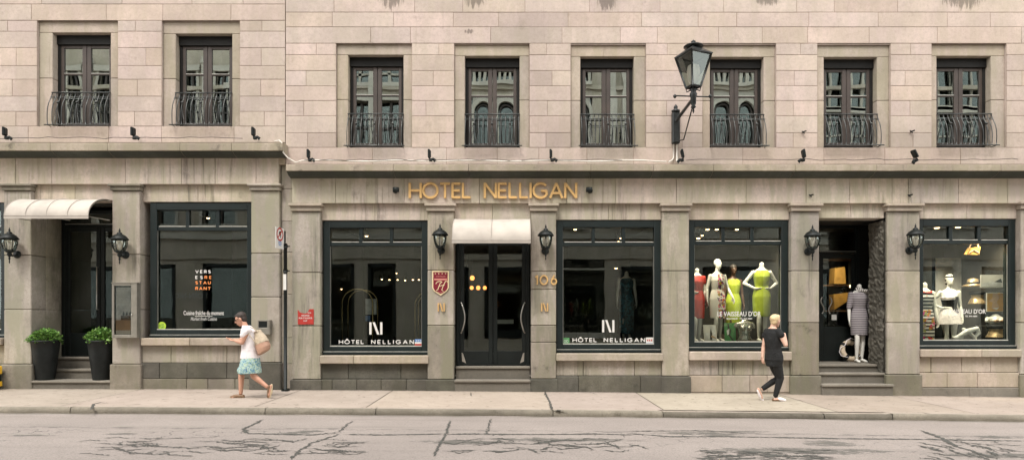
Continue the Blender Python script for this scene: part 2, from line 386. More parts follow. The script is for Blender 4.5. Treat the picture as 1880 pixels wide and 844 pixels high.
def walk_mat():
    t=NT('pavement_concrete'); v=t.coord()
    big=t.noise(v,.8,4); mid=t.noise(v,6.,6,.7); fine=t.noise(v,130.,2,.7); sp=t.sep(v)
    col=t.mix(t.ramp(big,.35,.65),(.34,.29,.245),(.39,.335,.285)); col=t.mix(t.ramp(mid,.46,.66,0.,.42),col,(.27,.235,.19))
    st=t.noise(t.coord((1.1,1.6,1),(7,7,7)),1.,6,.7); col=t.mix(t.ramp(st,.55,.68,0.,.4),col,(.22,.19,.155))
    col=t.mix(t.ramp(fine,.4,.66,0.,.35),col,(.27,.23,.19))
    sp2=t.noise(t.coord((1,1,1),(4,4,4)),9.,2,.5); col=t.mix(t.ramp(sp2,.66,.69,0.,.6),col,(.12,.1,.08))
    e=t.ramp(sp[1],-.25,0.,0.,1.); col=t.mix(t.math('MULTIPLY',e,t.ramp(mid,.35,.6,.1,.6)),col,(.14,.12,.09))
    t.color(t.mix(1.,col,t.tint(),'MULTIPLY')); t.b.inputs['Roughness'].default_value=.9; t.b.inputs['Specular IOR Level'].default_value=.2
    t.bump(t.math('ADD',mid,fine),.3,.004)
walk_mat()
plain('tar',(.065,.064,.056),.8,var=.3,scale=20)
EXPO=1.22
# ================================================================ ground
def strip(name, mat, xs, prof, off, kind='structure'):
    # sheet running along x: prof = [(y, dz)], follows the fall of the street
    mb=MB(); n=len(prof)
    vs=[(x,y,gz(x)+off+dz) for x in xs for y,dz in prof]
    fs=[(i*n+j,(i+1)*n+j,(i+1)*n+j+1,i*n+j+1) for i in range(len(xs)-1) for j in range(n-1)]
    mb.mesh(vs,fs,0,1.,True); o=mb.build(name,mat); tag(o,kind=kind); return o
xs=[-80,-40,-25]+[-18+i*1. for i in range(37)]+[25,40,80]
strip('ground','mortar',[-300,-80,-20,0,20,80,300],[(-300,0),(-20,0),(0,0),(20,0),(300,0)],-.45)
strip('road','asphalt',xs,[(-11.3,0),(-9,.05),(-7,.07),(-5,.05),(-3.2,.01),(-2.5,0)][::1],-.10)
strip('opposite_pavement','pavement_concrete',xs,[(-14.6,.0),(-11.5,.0),(-11.45,-.01),(-11.45,-.14)],.0)
# pavement slabs with real joints
mb=MB(); joints=[-80,-30,-16,-11.5,-7.35,-4.2,-2.38,.66,2.47,5.3,7.55,11.9,16,30,80]
tn=[1,1,1,.98,1.0,.97,1.04,.99,1.05,.93,.97,1.0,1,1]
for i in range(len(joints)-1):
    a,b=joints[i]+.009,joints[i+1]-.009; sl=.21 if -5<joints[i]<-4 else .03
    k=max(2,int((b-a)/1.)); rr=random.Random(i)
    tt=(tn[i]*rr.uniform(.97,1.03),tn[i]*rr.uniform(.96,1.01),tn[i]*rr.uniform(.95,1.02))
    for j in range(k):
        x0=a+(b-a)*j/k; x1=a+(b-a)*(j+1)/k
        mb.face([(x0+.0,-2.36,gz(x0)),(x1,-2.36,gz(x1)),(x1,.06,gz(x1)),(x0,.06,gz(x0))],0,tt)
tag(mb.build('pavement',['pavement_concrete']),kind='structure')
strip('pavement_bed','mortar',xs,[(-2.4,0),(.3,0)],-.012)
# kerb stones, chipped along the edge
mb=MB(); kj=[-30,-16,-12.6,-9.4,-7.1,-3.97,-2.19,.66,2.43,5.02,6.12,9.0,12,16,30]; rr=random.Random(3)
for i in range(len(kj)-1):
    a,b=kj[i]+.006,kj[i+1]-.006; k=max(2,int((b-a)/.07)); tt=rr.uniform(.8,1.15); sl=[]
    if 2.4<kj[i]<6: tt=.62
    vs=[];n=6
    for j in range(k+1):
        x=a+(b-a)*j/k; g=gz(x)+.001; c=.018+.022*abs(noise.noise(V((x*3.1,0,i))))+.012*rr.random()
        if 2.4<x<6.1: g-=.012
        yj=.012*noise.noise(V((x*5,3,0)))
        vs+=[(x,-2.36,g),(x,-2.5+c+.01,g-.001),(x,-2.5+c*.35,g-c*.4),(x,-2.505+yj,g-c-.01),(x,-2.515+yj,g-.07),(x,-2.5,g-.16)]
    fs=[(j*n+q,j*n+q+1,(j+1)*n+q+1,(j+1)*n+q) for j in range(k) for q in range(n-1)]
    mb.mesh(vs,fs,0,tt,True)
    m2=len(mb.f)
    for f in range(len(mb.f)-k*(n-1),len(mb.f)):
        if (f-(len(mb.f)-k*(n-1)))%(n-1)==0: mb.m[f]=1; mb.t[f]=.92
tag(mb.build('kerb',['kerb_stone','pavement_concrete']),kind='structure')
# tar seams and open cracks in the road: thin ragged ribbons
mb=MB(); rr=random.Random(11)
def roadz(x,y):
    pr=[(-11.3,0),(-9,.05),(-7,.07),(-5,.05),(-3.2,.01),(-2.5,0)]
    for (a,p),(b,q) in zip(pr,pr[1:]):
        if a<=y<=b: return gz(x)-.10+p+(q-p)*(y-a)/(b-a)
    return gz(x)-.1
def g2(px,py):
    z=-.08
    for _ in range(4):
        d=F*(H-z)/(py-HY); x=(px-CX)*d/F; y=d-D; z=roadz(x,y)
    return x,y
def crack(pts,w,seed,jit=.04,z=.005):
    r=random.Random(seed); P=[]
    for (a,b),(c,d) in zip(pts,pts[1:]):
        L=math.hypot(c-a,d-b); k=max(1,int(L/.028))
        for j in range(k):
            t=j/k; P.append((a+(c-a)*t+r.gauss(0,jit)*.35,b+(d-b)*t+r.gauss(0,jit)*.35))
    P.append(pts[-1]); n=len(P); vs=[]
    for i,(x,y) in enumerate(P):
        a=P[max(0,i-1)]; b=P[min(n-1,i+1)]; dx,dy=b[0]-a[0],b[1]-a[1]; l=math.hypot(dx,dy) or 1
        ww=w*r.uniform(.25,1.5)*(.25+min(1,min(i,n-1-i)/4)); nx,ny=-dy/l*ww/2,dx/l*ww/2
        vs+=[(x+nx,y+ny,roadz(x,y)+z),(x-nx,y-ny,roadz(x,y)+z)]
    mb.mesh(vs,[(2*i,2*i+1,2*i+3,2*i+2) for i in range(n-1)],0,1.,False)
def crackpx(pp,w,seed,jit=.04): crack([g2(*p) for p in pp],w,seed,jit)
crackpx([(482,770),(462,780),(447,786),(455,795),(520,797),(575,798),(622,793)],.035,1)
crackpx([(622,793),(640,778),(648,772)],.02,2)
crackpx([(622,797),(575,812),(550,826),(535,843)],.03,3)
crackpx([(826,772),(818,798),(806,815),(796,838)],.024,4,.03)
crackpx([(901,768),(897,782),(893,797)],.016,5)
crackpx([(820,797),(870,796),(930,797),(1010,797),(1090,796),(1160,798)],.05,6,.02)
crackpx([(630,797),(700,798),(770,797),(815,796)],.045,16,.02)
crackpx([(1150,795),(1230,801),(1330,801),(1450,803),(1560,805),(1690,806),(1880,809)],.045,7,.02)
crackpx([(1690,790),(1720,800),(1760,820),(1830,842)],.04,8,.05)
crackpx([(1155,791),(1300,790),(1365,795)],.03,9,.02)
crackpx([(1700,803),(1760,812),(1880,818)],.02,10,.04)
crackpx([(165,745),(172,740),(192,737)],.0,99)
for s in range(62):
    # branching craze across the patched strip on the left
    x=rr.uniform(130,610); y=rr.uniform(803,832); crackpx([(x,y),(x+rr.uniform(10,50),y+rr.uniform(-4,5)),(x+rr.uniform(50,80),y+rr.uniform(-6,7))],.017,100+s,.06)
for s in range(38):
    x=rr.uniform(800,1140); y=rr.uniform(806,829); crackpx([(x,y),(x+rr.uniform(8,40),y+rr.uniform(-4,5)),(x+rr.uniform(40,60),y+rr.uniform(-5,6))],.022,200+s,.05)
for s in range(60):
    x=rr.uniform(1270,1500); y=rr.uniform(826,843); crackpx([(x,y),(x+rr.uniform(15,60),y+rr.uniform(-3,4))],.03,300+s,.05)
for s in range(34):
    x=rr.uniform(1680,1840); y=rr.uniform(805,840); crackpx([(x,y),(x+rr.uniform(15,60),y+rr.uniform(2,12))],.025,400+s,.06)
def blotch(px,py,rx,ry,seed):
    cx,cy=g2(px,py); n=40; vs=[(cx,cy,roadz(cx,cy)+.006)]
    for i in range(n):
        a=2*math.pi*i/n; q=1+.55*noise.noise(V((math.cos(a)*1.6,math.sin(a)*1.6,seed*3.1)))+.25*noise.noise(V((math.cos(a)*5,math.sin(a)*5,seed)))
        x=cx+rx*q*math.cos(a); y=cy+ry*q*math.sin(a); vs.append((x,y,roadz(x,y)+.006))
    mb.mesh(vs,[(0,1+i,1+(i+1)%n) for i in range(n)],0,1.,False)
for k,(px,py,rx,ry) in enumerate([] and [(590,800,.24,.13),(598,806,.2,.08),(318,812,.27,.08),(15,812,.3,.06),(38,818,.12,.03),(1255,800,.17,.12),(1310,790,.4,.035),(1470,820,.12,.1),(1400,836,.6,.05),(1340,833,.3,.04),(1205,796,.12,.04),(1702,797,.2,.045),(1770,828,.12,.05),(1255,825,.06,.02)]): blotch(px,py,rx,ry,k+1)
tag(mb.build('road_cracks','tar'),kind='structure')
# crack across the pavement at the left
mb=MB()
def gp(px,py):
    z=0.
    for _ in range(4):
        d=F*(H-z)/(py-HY); x=(px-CX)*d/F; z=gz(x)
    return x,min(d-D,-.02)
_rz=roadz
roadz=lambda x,y: gz(x)
for pp,w,s in (([(167,752),(172,741),(192,737)],.03,1),([(1000,719),(1008,735),(1013,752)],.03,2),([(1013,752),(1040,753)],.05,5),([(864,720),(866,727)],.012,3),([(1080,719),(1098,724)],.012,4)):
    crack([gp(*p) for p in pp],w,s,.02,.004)
roadz=_rz
tag(mb.build('pavement_cracks','tar'),kind='structure')
# ================================================================ buildings
RB=empty('restaurant_building',(-7.5,0,0),'pale cut-stone building on the left, with a curved cream awning over its planted doorway','building')
HB=empty('hotel_building',(2.,0,0),'wide stone building with six upper windows and the gold hotel lettering above its ground floor','building')
BL=Z  # shorthand
def cut(x0,x1,holes):
    segs=[(x0,x1)]
    for a,b in holes:
        ns=[]
        for s,e in segs:
            if b<=s or a>=e: ns.append((s,e)); continue
            if a>s: ns.append((s,a))
            if b<e: ns.append((b,e))
        segs=ns
    return segs
def ashlar(name,parent,x0,x1,rows,holes,y,mat,seed,wmin=.7,wmax=1.75,gap=.0045,depth=.007):
    # rows: world z boundaries from the top down; holes: (x0,x1,z0,z1)
    r=random.Random(seed); mb=MB()
    for i in range(len(rows)-1):
        zt,zb=rows[i],rows[i+1]; hs=[(a,b) for a,b,c,d in holes if c<zt-.02 and d>zb+.02]
        for s,e in cut(x0,x1,hs):
            mb.face([(s,y+depth,zb),(e,y+depth,zb),(e,y+depth,zt),(s,y+depth,zt)],1,1.)
            w=e-s; cuts=[s]
            if w<1.25:
                if i%2: cuts.append(s+w*r.uniform(.33,.67))
            else:
                x=s+r.uniform(.5,1.)*wmax*(.6 if i%2 else 1)
                while x<e-wmin*.6: cuts.append(x); x+=r.uniform(wmin,wmax)
            cuts.append(e)
            for a,b in zip(cuts,cuts[1:]):
                k=r.uniform(.92,1.06); tt=(k*r.uniform(.98,1.02),k,k*r.uniform(.96,1.03))
                if r.random()<.08: tt=tuple(q*.88 for q in tt)
                g=gap*r.uniform(.6,1.2)
                mb.box(a+g,b-g,y+r.uniform(-.002,.002),y+depth+.01,zb+g,zt-g,0,tt,.005)
    return mb.build(name,[mat,'pale_mortar'],parent)
def stonebox(mb,x0,x1,y0,y1,z0,z1,r,c=.008,mat=0,k=None):
    k=k or r.uniform(.92,1.06); mb.box(x0,x1,y0,y1,z0,z1,mat,(k*r.uniform(.98,1.02),k,k*r.uniform(.96,1.03)),c)
rowsL=[Z(p) for p in (-230,-200,-172,-143,-115,-86,-58,-27,8,36,58,88,121,146,177,205,232,262)]
rowsR=[Z(p) for p in (-240,-211,-182,-154,-126,-96,-66,-35,-5,23,50,80,101,130,158,185,213,244,271,302)]
XS=X(524)      # party line between the two buildings
winL=[(68,216,36,93,200,58,233),(297,440,38,320,424,60,233)]
winR=[(617,756,79,638,740,99,271),(834,972,81,853,954,101,271),(1048,1186,82,1066,1165,102,271),(1290,1425,82,1305,1404,103,271),(1501,1635,82,1515,1613,103,270),(1711,1848,80,1723,1823,101,270)]
holesL=[(X(a),X(b),Z(233),Z(38)) for a,b,*_ in winL]+[(X(-160),X(-20),Z(233),Z(38))]
holesR=[(X(a),X(b),Z(271),Z(80)) for a,b,*_ in winR]+[(X(1920),X(2050),Z(271),Z(80))]
# keep the openings' tops on a course line
for k in range(len(rowsL)):
    if abs(rowsL[k]-Z(36))<.01: rowsL[k]=Z(38)
ashlar('wall',RB,X(-420),XS-.004,rowsL,holesL,0,'pale_stone',4)
ashlar('wall',HB,XS+.004,X(2300),rowsR,holesR,0,'pale_stone',9)
def trim_window(B,w,bottom_lbl,extra=False):
    a,b,t,oa,ob,ot,obm=w; xa,xb,za=X(a),X(b),Z(t); xo,xp,zo,zb=X(oa),X(ob),Z(ot),Z(obm)
    r=random.Random(int(a)); mb=MB(); ys=.055
    # recessed stone surround: side jambs in two stones, lintel
    zm=zb+(zo-zb)*.52
    for s,e in ((xa,xo),(xp,xb)):
        stonebox(mb,s,e,ys,.34,zb,zm-.004,r); stonebox(mb,s,e,ys,.34,zm+.004,zo-.003,r)
    stonebox(mb,xa,xb,ys,.34,zo,za,r)
    mb.box(xa-.06,xa-.0005,.0175,.33,zb,za,1); mb.box(xb+.0005,xb+.06,.0175,.33,zb,za,1); mb.box(xa-.06,xb+.06,.0175,.33,za+.0005,za+.06,1,.8)
    mb.build('window_surround',['trim_stone','pale_stone'],B)
    mb=MB(); fy=.20; hd=(zo-zb)*.1
    mb.box(xo+.002,xp-.002,fy-.03,fy+.06,zo-hd,zo-.003,0,1.,.006)
    mb.box(xo+.002,xo+.06,fy,fy+.06,zb+.003,zo-hd,0,1.,.006); mb.box(xp-.06,xp-.002,fy,fy+.06,zb+.003,zo-hd,0,1.,.006)
    mb.box(xo+.06,xp-.06,fy,fy+.06,zb+.003,zb+.06,0,1.,.006)
    fr=mb.build('window',['sash_black'],B)
    xm=(xo+xp)/2; zt=zo-hd-.002; zmun=zb+(zt-zb)*.66
    for k,(s,e) in enumerate(((xo+.062,xm-.004),(xm+.004,xp-.062))):
        mb=MB(); y0,y1=fy+.008,fy+.05; st=.062; mt=.085
        sl,sr=(st,mt) if k==0 else (mt,st)
        mb.box(s,s+sl,y0,y1,zb+.062,zt,0,1.,.006); mb.box(e-sr,e,y0,y1,zb+.062,zt,0,1.,.006)
        mb.box(s+sl,e-sr,y0+.004,y1,zb+.062,zb+.14,0,1.,.006); mb.box(s+sl,e-sr,y0+.004,y1,zt-.06,zt,0,1.,.006)
        mb.box(s+sl,e-sr,y0+.006,y1,zmun-.017,zmun+.012,0,1.,.004)
        mb.box(s+sl,e-sr,y0+.002,y1,zmun+.012,zmun+.02,1,1.)
        mb.build('sash',['brown_paint','light_strip'],fr)
    mb=MB(); mb.face([(xo+.05,fy+.035,zb+.05),(xp-.05,fy+.035,zb+.05),(xp-.05,fy+.035,zt),(xo+.05,fy+.035,zt)],0); mb.build('pane',['sash_glass'],fr)
    # room behind with a hint of curtain
    mb=MB(); x0,x1,y0,y1,z0,z1=xo-.3,xp+.3,.345,2.6,zb-.05,zo+.25
    mb.mesh([(x,y,z) for x in (x0,x1) for y in (y0,y1) for z in (z0,z1)],[(2,3,7,6),(0,2,3,1),(4,5,7,6),(0,4,6,2),(1,3,7,5)],0,1.,False)
    mb.build('room',['room_grey'],B)
    # bellied iron guard
    mb=MB(); n=13; zT=zb+(zo-zb)*.365; h=zT-zb
    def q(x,t):
        y=[.03,-.01,-.07,-.11,-.12,-.12,-.11][0:7]; i=min(5,int(t*6)); u=t*6-i; return (x,y[i]*(1-u)+y[i+1]*u,zT-t*(h-.012))
    e0,e1=xo-.0,xp+.0
    for i in range(n):
        x=e0+.015+(e1-e0-.03)*i/(n-1)
        mb.tube([q(x,j/9) for j in range(10)],.0085,5)
    for t,rr_,ov in ((0,.013,.0),(.15,.008,.0),(.19,.006,.0),(1,.012,.05)):
        a0=q(e0-ov,t); b0=q(e1+ov,t); mb.tube([a0,b0],rr_,5)
    for s,e in ((e0,-.0),(e1,.0)):
        for t in (.0,1.):
            p=q(s,t); mb.tube([p,(s,.06,p[2])],.009,5)
    for i in (2,6,10):
        x=e0+.015+(e1-e0-.03)*i/(n-1); p=q(x,.34); w_=(e1-e0)/(n-1)
        mb.lathe([(.002,-.028),(.022,-.016),(.028,0),(.022,.016),(.002,.028)],(p[0],p[1]-.012,p[2]),8)
        for sg in (-1,1):
            mb.tube([q(x,.36),q(x+sg*w_*.25,.6),q(x+sg*w_*.6,.97)],.006,4)
        p=q(x+w_*.5,.7)
        if i in (6,): mb.lathe([(.002,-.02),(.016,0),(.002,.02)],(p[0],p[1]-.01,p[2]),6)
    mb.build('window_guard',['guard_iron'],B)
for w in winL+[(-160,-20,36,-140,-40,58,233)]: trim_window(RB,w,'')
for w in winR+[(1920,2050,80,1932,2030,101,270)]: trim_window(HB,w,'')
# ledge courses above the cornices, cornices, friezes
def cornice(B,x0,x1,zt,zf,zs,zb,seed,endl=False,endr=False,joints=()):
    # zt top, zf fascia bottom, zs soffit meets wall, zb frieze bottom
    r=random.Random(seed); mb=MB(); p=.30
    cuts=[x0]+[j for j in joints if x0<j<x1]+[x1]
    for a,b in zip(cuts,cuts[1:]):
        k=r.uniform(.93,1.05); g=.004
        k2=(k,k,k*.99); n=max(1,int((b-a)/.25)); P=[]
        for i in range(n+1):
            x=a+g+(b-a-2*g)*i/n; d=.012*noise.noise(V((x*2.,seed,1)))+.006*noise.noise(V((x*9,seed,2)))
            P.append([(x,.02,zt+.02),(x,-p+.02,zt+.0+d*.3),(x,-p,zt-.015+d),(x,-p,zf+.012+d*.5),(x,-p+.012,zf),(x,-p+.06,zf-.004),(x,-p*.55,zs+.03),(x,-.03,zs),(x,.02,zs)])
        vs=[q for s in P for q in s]; m=9
        fs=[(i*m+j,i*m+j+1,(i+1)*m+j+1,(i+1)*m+j) for i in range(n) for j in range(m-1)]
        fs+=[tuple(range(m))[::-1],tuple(range(n*m,(n+1)*m))]
        mb.mesh(vs,fs,0,k2,False)
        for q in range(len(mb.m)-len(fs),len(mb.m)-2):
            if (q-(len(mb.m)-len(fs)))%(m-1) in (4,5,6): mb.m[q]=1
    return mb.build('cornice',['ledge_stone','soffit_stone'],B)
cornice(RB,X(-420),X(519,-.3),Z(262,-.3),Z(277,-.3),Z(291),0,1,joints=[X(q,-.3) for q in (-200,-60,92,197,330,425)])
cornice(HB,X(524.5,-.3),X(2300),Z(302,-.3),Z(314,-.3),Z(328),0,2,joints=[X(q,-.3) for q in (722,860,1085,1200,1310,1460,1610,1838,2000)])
def frieze(B,x0,x1,zt,zb,joints,seed,y=0.):
    r=random.Random(seed); mb=MB(); cuts=[x0]+[j for j in joints if x0<j<x1]+[x1]
    for a,b in zip(cuts,cuts[1:]): stonebox(mb,a+.003,b-.003,y,.4,zb,zt,r,.006)
    return mb.build('frieze',['frieze_stone'],B)
frieze(RB,X(-420),X(512),Z(290),Z(338),[X(q) for q in (-200,28,95,230,333,395,470)],3)
frieze(HB,X(536),X(2300),Z(327),Z(373),[X(q) for q in (616,742,880,1040,1130,1242,1370,1480,1560,1668,1760,1850,2000)],4)
# narrow link strip between the two ground floors
mb=MB(); r=random.Random(5)
for a,b in ((302,345),(345,405),(405,462),(462,540),(540,620),(620,668),(668,714)):
    stonebox(mb,X(513.5),X(535.5),.09,.4,Z(b)+.003,Z(a)-.003,r)
mb.build('link_strip',['pier_stone'],HB)
# pilasters
def pilaster(B,x0,x1,capt,caph,jts,base,bot,seed,basew=3,mats=('pier_stone','dark_stone','trim_stone'),dark=True,y=0.,back=.42,basemat=1):
    r=random.Random(seed); mb=MB(); z1=Z(capt); m1=Z(capt+caph*.38); m2=Z(capt+caph)
    mb.box(X(x0-5),X(x1+5),y-.085,.3,m1,z1-.002,2,r.uniform(.95,1.1),.012)
    mb.box(X(x0-2),X(x1+2),y-.045,.3,m2,m1-.002,2,r.uniform(.85,1.),.01)
    zs=[m2-.002]+[Z(j) for j in jts]+[Z(base)]; dk=1 if seed in (5,8) else (2 if seed==6 else 0); mats=list(mats)+['dirty_pier']; r.random()
    for k,(a,b) in enumerate(zip(zs,zs[1:])): stonebox(mb,X(x0),X(x1),y+r.uniform(-.004,.004),back,b+.005,a-.004,r,.012,mat=3 if k>=len(zs)-1-dk else 0)
    stonebox(mb,X(x0-basew),X(x1+basew),y-.035,back,Z(bot+14),Z(base)-.003,r,.014,mat=basemat)
    return mb.build('pilaster',list(mats),B)
pilaster(RB,7,57,338,12,[468,568],668,714,1,basemat=2,mats=('pier_stone','dark_stone','plinth_stone'))
pilaster(RB,206,257,338,12,[467,568],668,714,2,basemat=2,mats=('pier_stone','dark_stone','plinth_stone'))
pilaster(RB,461,513,338,12,[465,545],665,714,3,basemat=1,mats=('pier_stone','dark_stone','pier_stone'))
pilaster(HB,536,588,374,14,[500,598],696,718,4,basemat=1)
pilaster(HB,785,833,374,14,[496,597],696,719,5,basemat=1)
pilaster(HB,975,1021,374,14,[498,531,597,628],695,720,6,basemat=1)
pilaster(HB,1216,1265,374,14,[497,594],690,723,7,basemat=1)
pilaster(HB,1453,1504,374,14,[497,592],689,726,8,basemat=1,mats=('pier_stone','plinth_stone','trim_stone'))
pilaster(HB,1629,1689,374,14,[497,592],687,728,9,basemat=1,back=.07,mats=('pier_stone','plinth_stone','trim_stone'))
pilaster(HB,1874,1925,370,14,[497,592],687,730,10,basemat=1,mats=('pier_stone','plinth_stone','trim_stone'))
# lintel panels between pilasters
def lintel(B,x0,x1,t,b,seed,y=.10,n=2):
    r=random.Random(seed); mb=MB(); w=(x1-x0)/n
    for i in range(n): stonebox(mb,X(x0+w*i)+.002,X(x0+w*(i+1))-.002,y,.45,Z(b),Z(t)-.002,r,.006)
    mb.build('lintel',['frieze_stone'],B)
lintel(RB,-200,7,338,370,1); lintel(RB,57,206,338,366,2); lintel(RB,257,461,338,369,3)
for s,(a,b,c) in enumerate(((588,785,403),(833,975,404),(1021,1216,402),(1265,1453,402),(1504,1629,399),(1689,1874,400))): lintel(HB,a,b,373,c,s+5)
# courses under the display windows
def courses(B,x0,x1,rows,y,seed,name='wall_base'):
    mb=MB(); mats=[];r=random.Random(seed)
    for t,b,cuts,mat,dy in rows:
        if mat not in mats: mats.append(mat)
        c=[x0]+list(cuts)+[x1]
        for p,q in zip(c,c[1:]):
            stonebox(mb,X(p)+.003,X(q)-.003,y+dy+r.uniform(-.004,.004),.45,Z(b)+.003,Z(t)-.003,r,.01,mats.index(mat))
    mb.build(name,mats,B)
def sill(B,x0,x1,t,b,cuts=(),seed=1):
    mb=MB();r=random.Random(seed);c=[x0]+list(cuts)+[x1]
    for p,q in zip(c,c[1:]): stonebox(mb,X(p)+.002,X(q)-.002,-.045,.40,Z(b),Z(t),r,.014)
    mb.build('sill',['trim_stone'],B)
sill(RB,-180,4,620,633); sill(RB,260,462,620,634,(350,),2); sill(HB,588,787,652,667,(650,),3); sill(HB,1021,1217,648,662,(),4); sill(HB,1265,1453,645,661,(),5); sill(HB,1689,1874,641,655,(1800,),6)
courses(RB,-180,7,[(633,668,(-90,),'pier_stone',.03),(668,728,(-60,),'plinth_stone',0)],.03,1)
courses(RB,257,461,[(634,666,(311,414),'pier_stone',.03),(666,695,(291,342,415),'dark_stone',0),(695,728,(341,380,430),'plinth_stone',0)],.03,2)
courses(HB,588,785,[(667,696,(638,735),'dark_stone',.04),(696,730,(610,655,700,746),'dark_stone',-.04)],.03,3)
courses(HB,1021,1216,[(662,690,(1072,1166),'pier_stone',.04),(690,732,(1062,1176,),'dark_stone',-.04)],.03,4)
courses(HB,1265,1453,[(661,689,(1321,1347,1385,1420),'pier_stone',.04),(689,720,(1327,1378,1410),'trim_stone',.0),(720,736,(1300,1345,1390,1422),'mortar',-.01)],.03,5)
courses(HB,1689,1874,[(655,684,(1713,1769,1823),'trim_stone',.03),(684,711,(1741,1797,),'trim_stone',.0),(711,740,(1780,),'step_stone',-.02)],.03,6)
# ---------------------------------------------------------------- display windows
def display(B,x0,x1,zt,zb,tr,fw=12,divs=2,sillh=10,label=None,room='room_dark',rd=2.6):
    y=.12; mb=MB(); a,b=X(x0)+.003,X(x1)-.003; t,l=Z(zt)-.003,Z(zb)+.003; w=fw/92
    mb.box(a,a+w,y,y+.16,l,t,0,1.,.006); mb.box(b-w,b,y,y+.16,l,t,0,1.,.006)
    mb.box(a+w,b-w,y+.002,y+.16,t-w*1.1,t,0,1.,.006); mb.box(a+w,b-w,y+.002,y+.16,l,l+sillh/92+.05,0,1.,.008)
    mb.box(a-.0,b,y-.035,y-.002,l,l+.05,0,1.,.006)
    mb.box(a+.01,b-.01,y-.03,y-.006,l+.052,l+.062,1,.8)
    iz=Z(tr); mb.box(a+w,b-w,y+.03,y+.13,iz-.045,iz+.04,0,1.,.005)
    for i in range(divs):
        xx=a+w+(b-a-2*w)*(i+1)/(divs+1); mb.box(xx-.035,xx+.035,y+.032,y+.13,iz+.04,t-w*1.1,0,1.,.005)
        s0=a+w+(b-a-2*w)*i/(divs+1); mb.box(s0+.036,xx-.036,y+.024,y+.035,iz+.030,iz+.044,1)
    s0=a+w+(b-a-2*w)*divs/(divs+1); mb.box(s0+.036,b-w-.01,y+.024,y+.035,iz+.030,iz+.044,1)
    gl=l+sillh/92+.05
    mb.box(a+w+.004,b-w-.004,y+.01,y+.05,gl+.001,gl+.017,1)
    mb.box(a+w+.002,a+w+.010,y+.03,y+.05,gl+.02,iz-.05,1,.5); mb.box(b-w-.010,b-w-.002,y+.03,y+.05,gl+.02,iz-.05,1,.5)
    o=mb.build('display_window',['frame_paint','light_strip'],B)
    mb=MB(); yy=y+.075
    mb.face([(a+w-.01,yy,gl-.01),(b-w+.01,yy,gl-.01),(b-w+.01,yy,t-w),(a+w-.01,yy,t-w)],0); mb.build('pane',['shop_glass'],o)
    # room: floor, ceiling, back and side walls
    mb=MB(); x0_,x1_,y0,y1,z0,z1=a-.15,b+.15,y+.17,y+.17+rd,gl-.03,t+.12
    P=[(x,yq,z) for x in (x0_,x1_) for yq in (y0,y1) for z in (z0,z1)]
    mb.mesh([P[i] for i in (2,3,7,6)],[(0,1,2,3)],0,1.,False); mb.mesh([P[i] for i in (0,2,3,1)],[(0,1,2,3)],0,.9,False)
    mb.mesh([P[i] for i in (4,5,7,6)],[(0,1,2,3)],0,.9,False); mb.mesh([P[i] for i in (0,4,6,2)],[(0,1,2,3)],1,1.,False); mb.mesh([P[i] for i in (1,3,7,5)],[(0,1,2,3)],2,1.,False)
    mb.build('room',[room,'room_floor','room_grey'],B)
    return o,gl
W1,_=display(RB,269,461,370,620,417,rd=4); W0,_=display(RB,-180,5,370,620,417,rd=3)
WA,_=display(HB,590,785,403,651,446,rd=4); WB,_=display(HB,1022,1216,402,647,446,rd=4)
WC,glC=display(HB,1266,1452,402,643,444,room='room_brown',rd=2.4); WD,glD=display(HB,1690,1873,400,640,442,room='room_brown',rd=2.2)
# ---------------------------------------------------------------- steps & doors
def steps(B,defs,mat='step_stone',tread='step_stone'):
    for x0,x1,yf,yb,zt,zb in defs:
        mb=MB(); mb.box(x0,x1,yf+.02,yb,zb,zt-.052,0,.8,.006); mb.box(x0-.008,x1+.008,yf-.012,yb,zt-.05,zt,0,1.12,.012)
        mb.build('step',[mat],B)
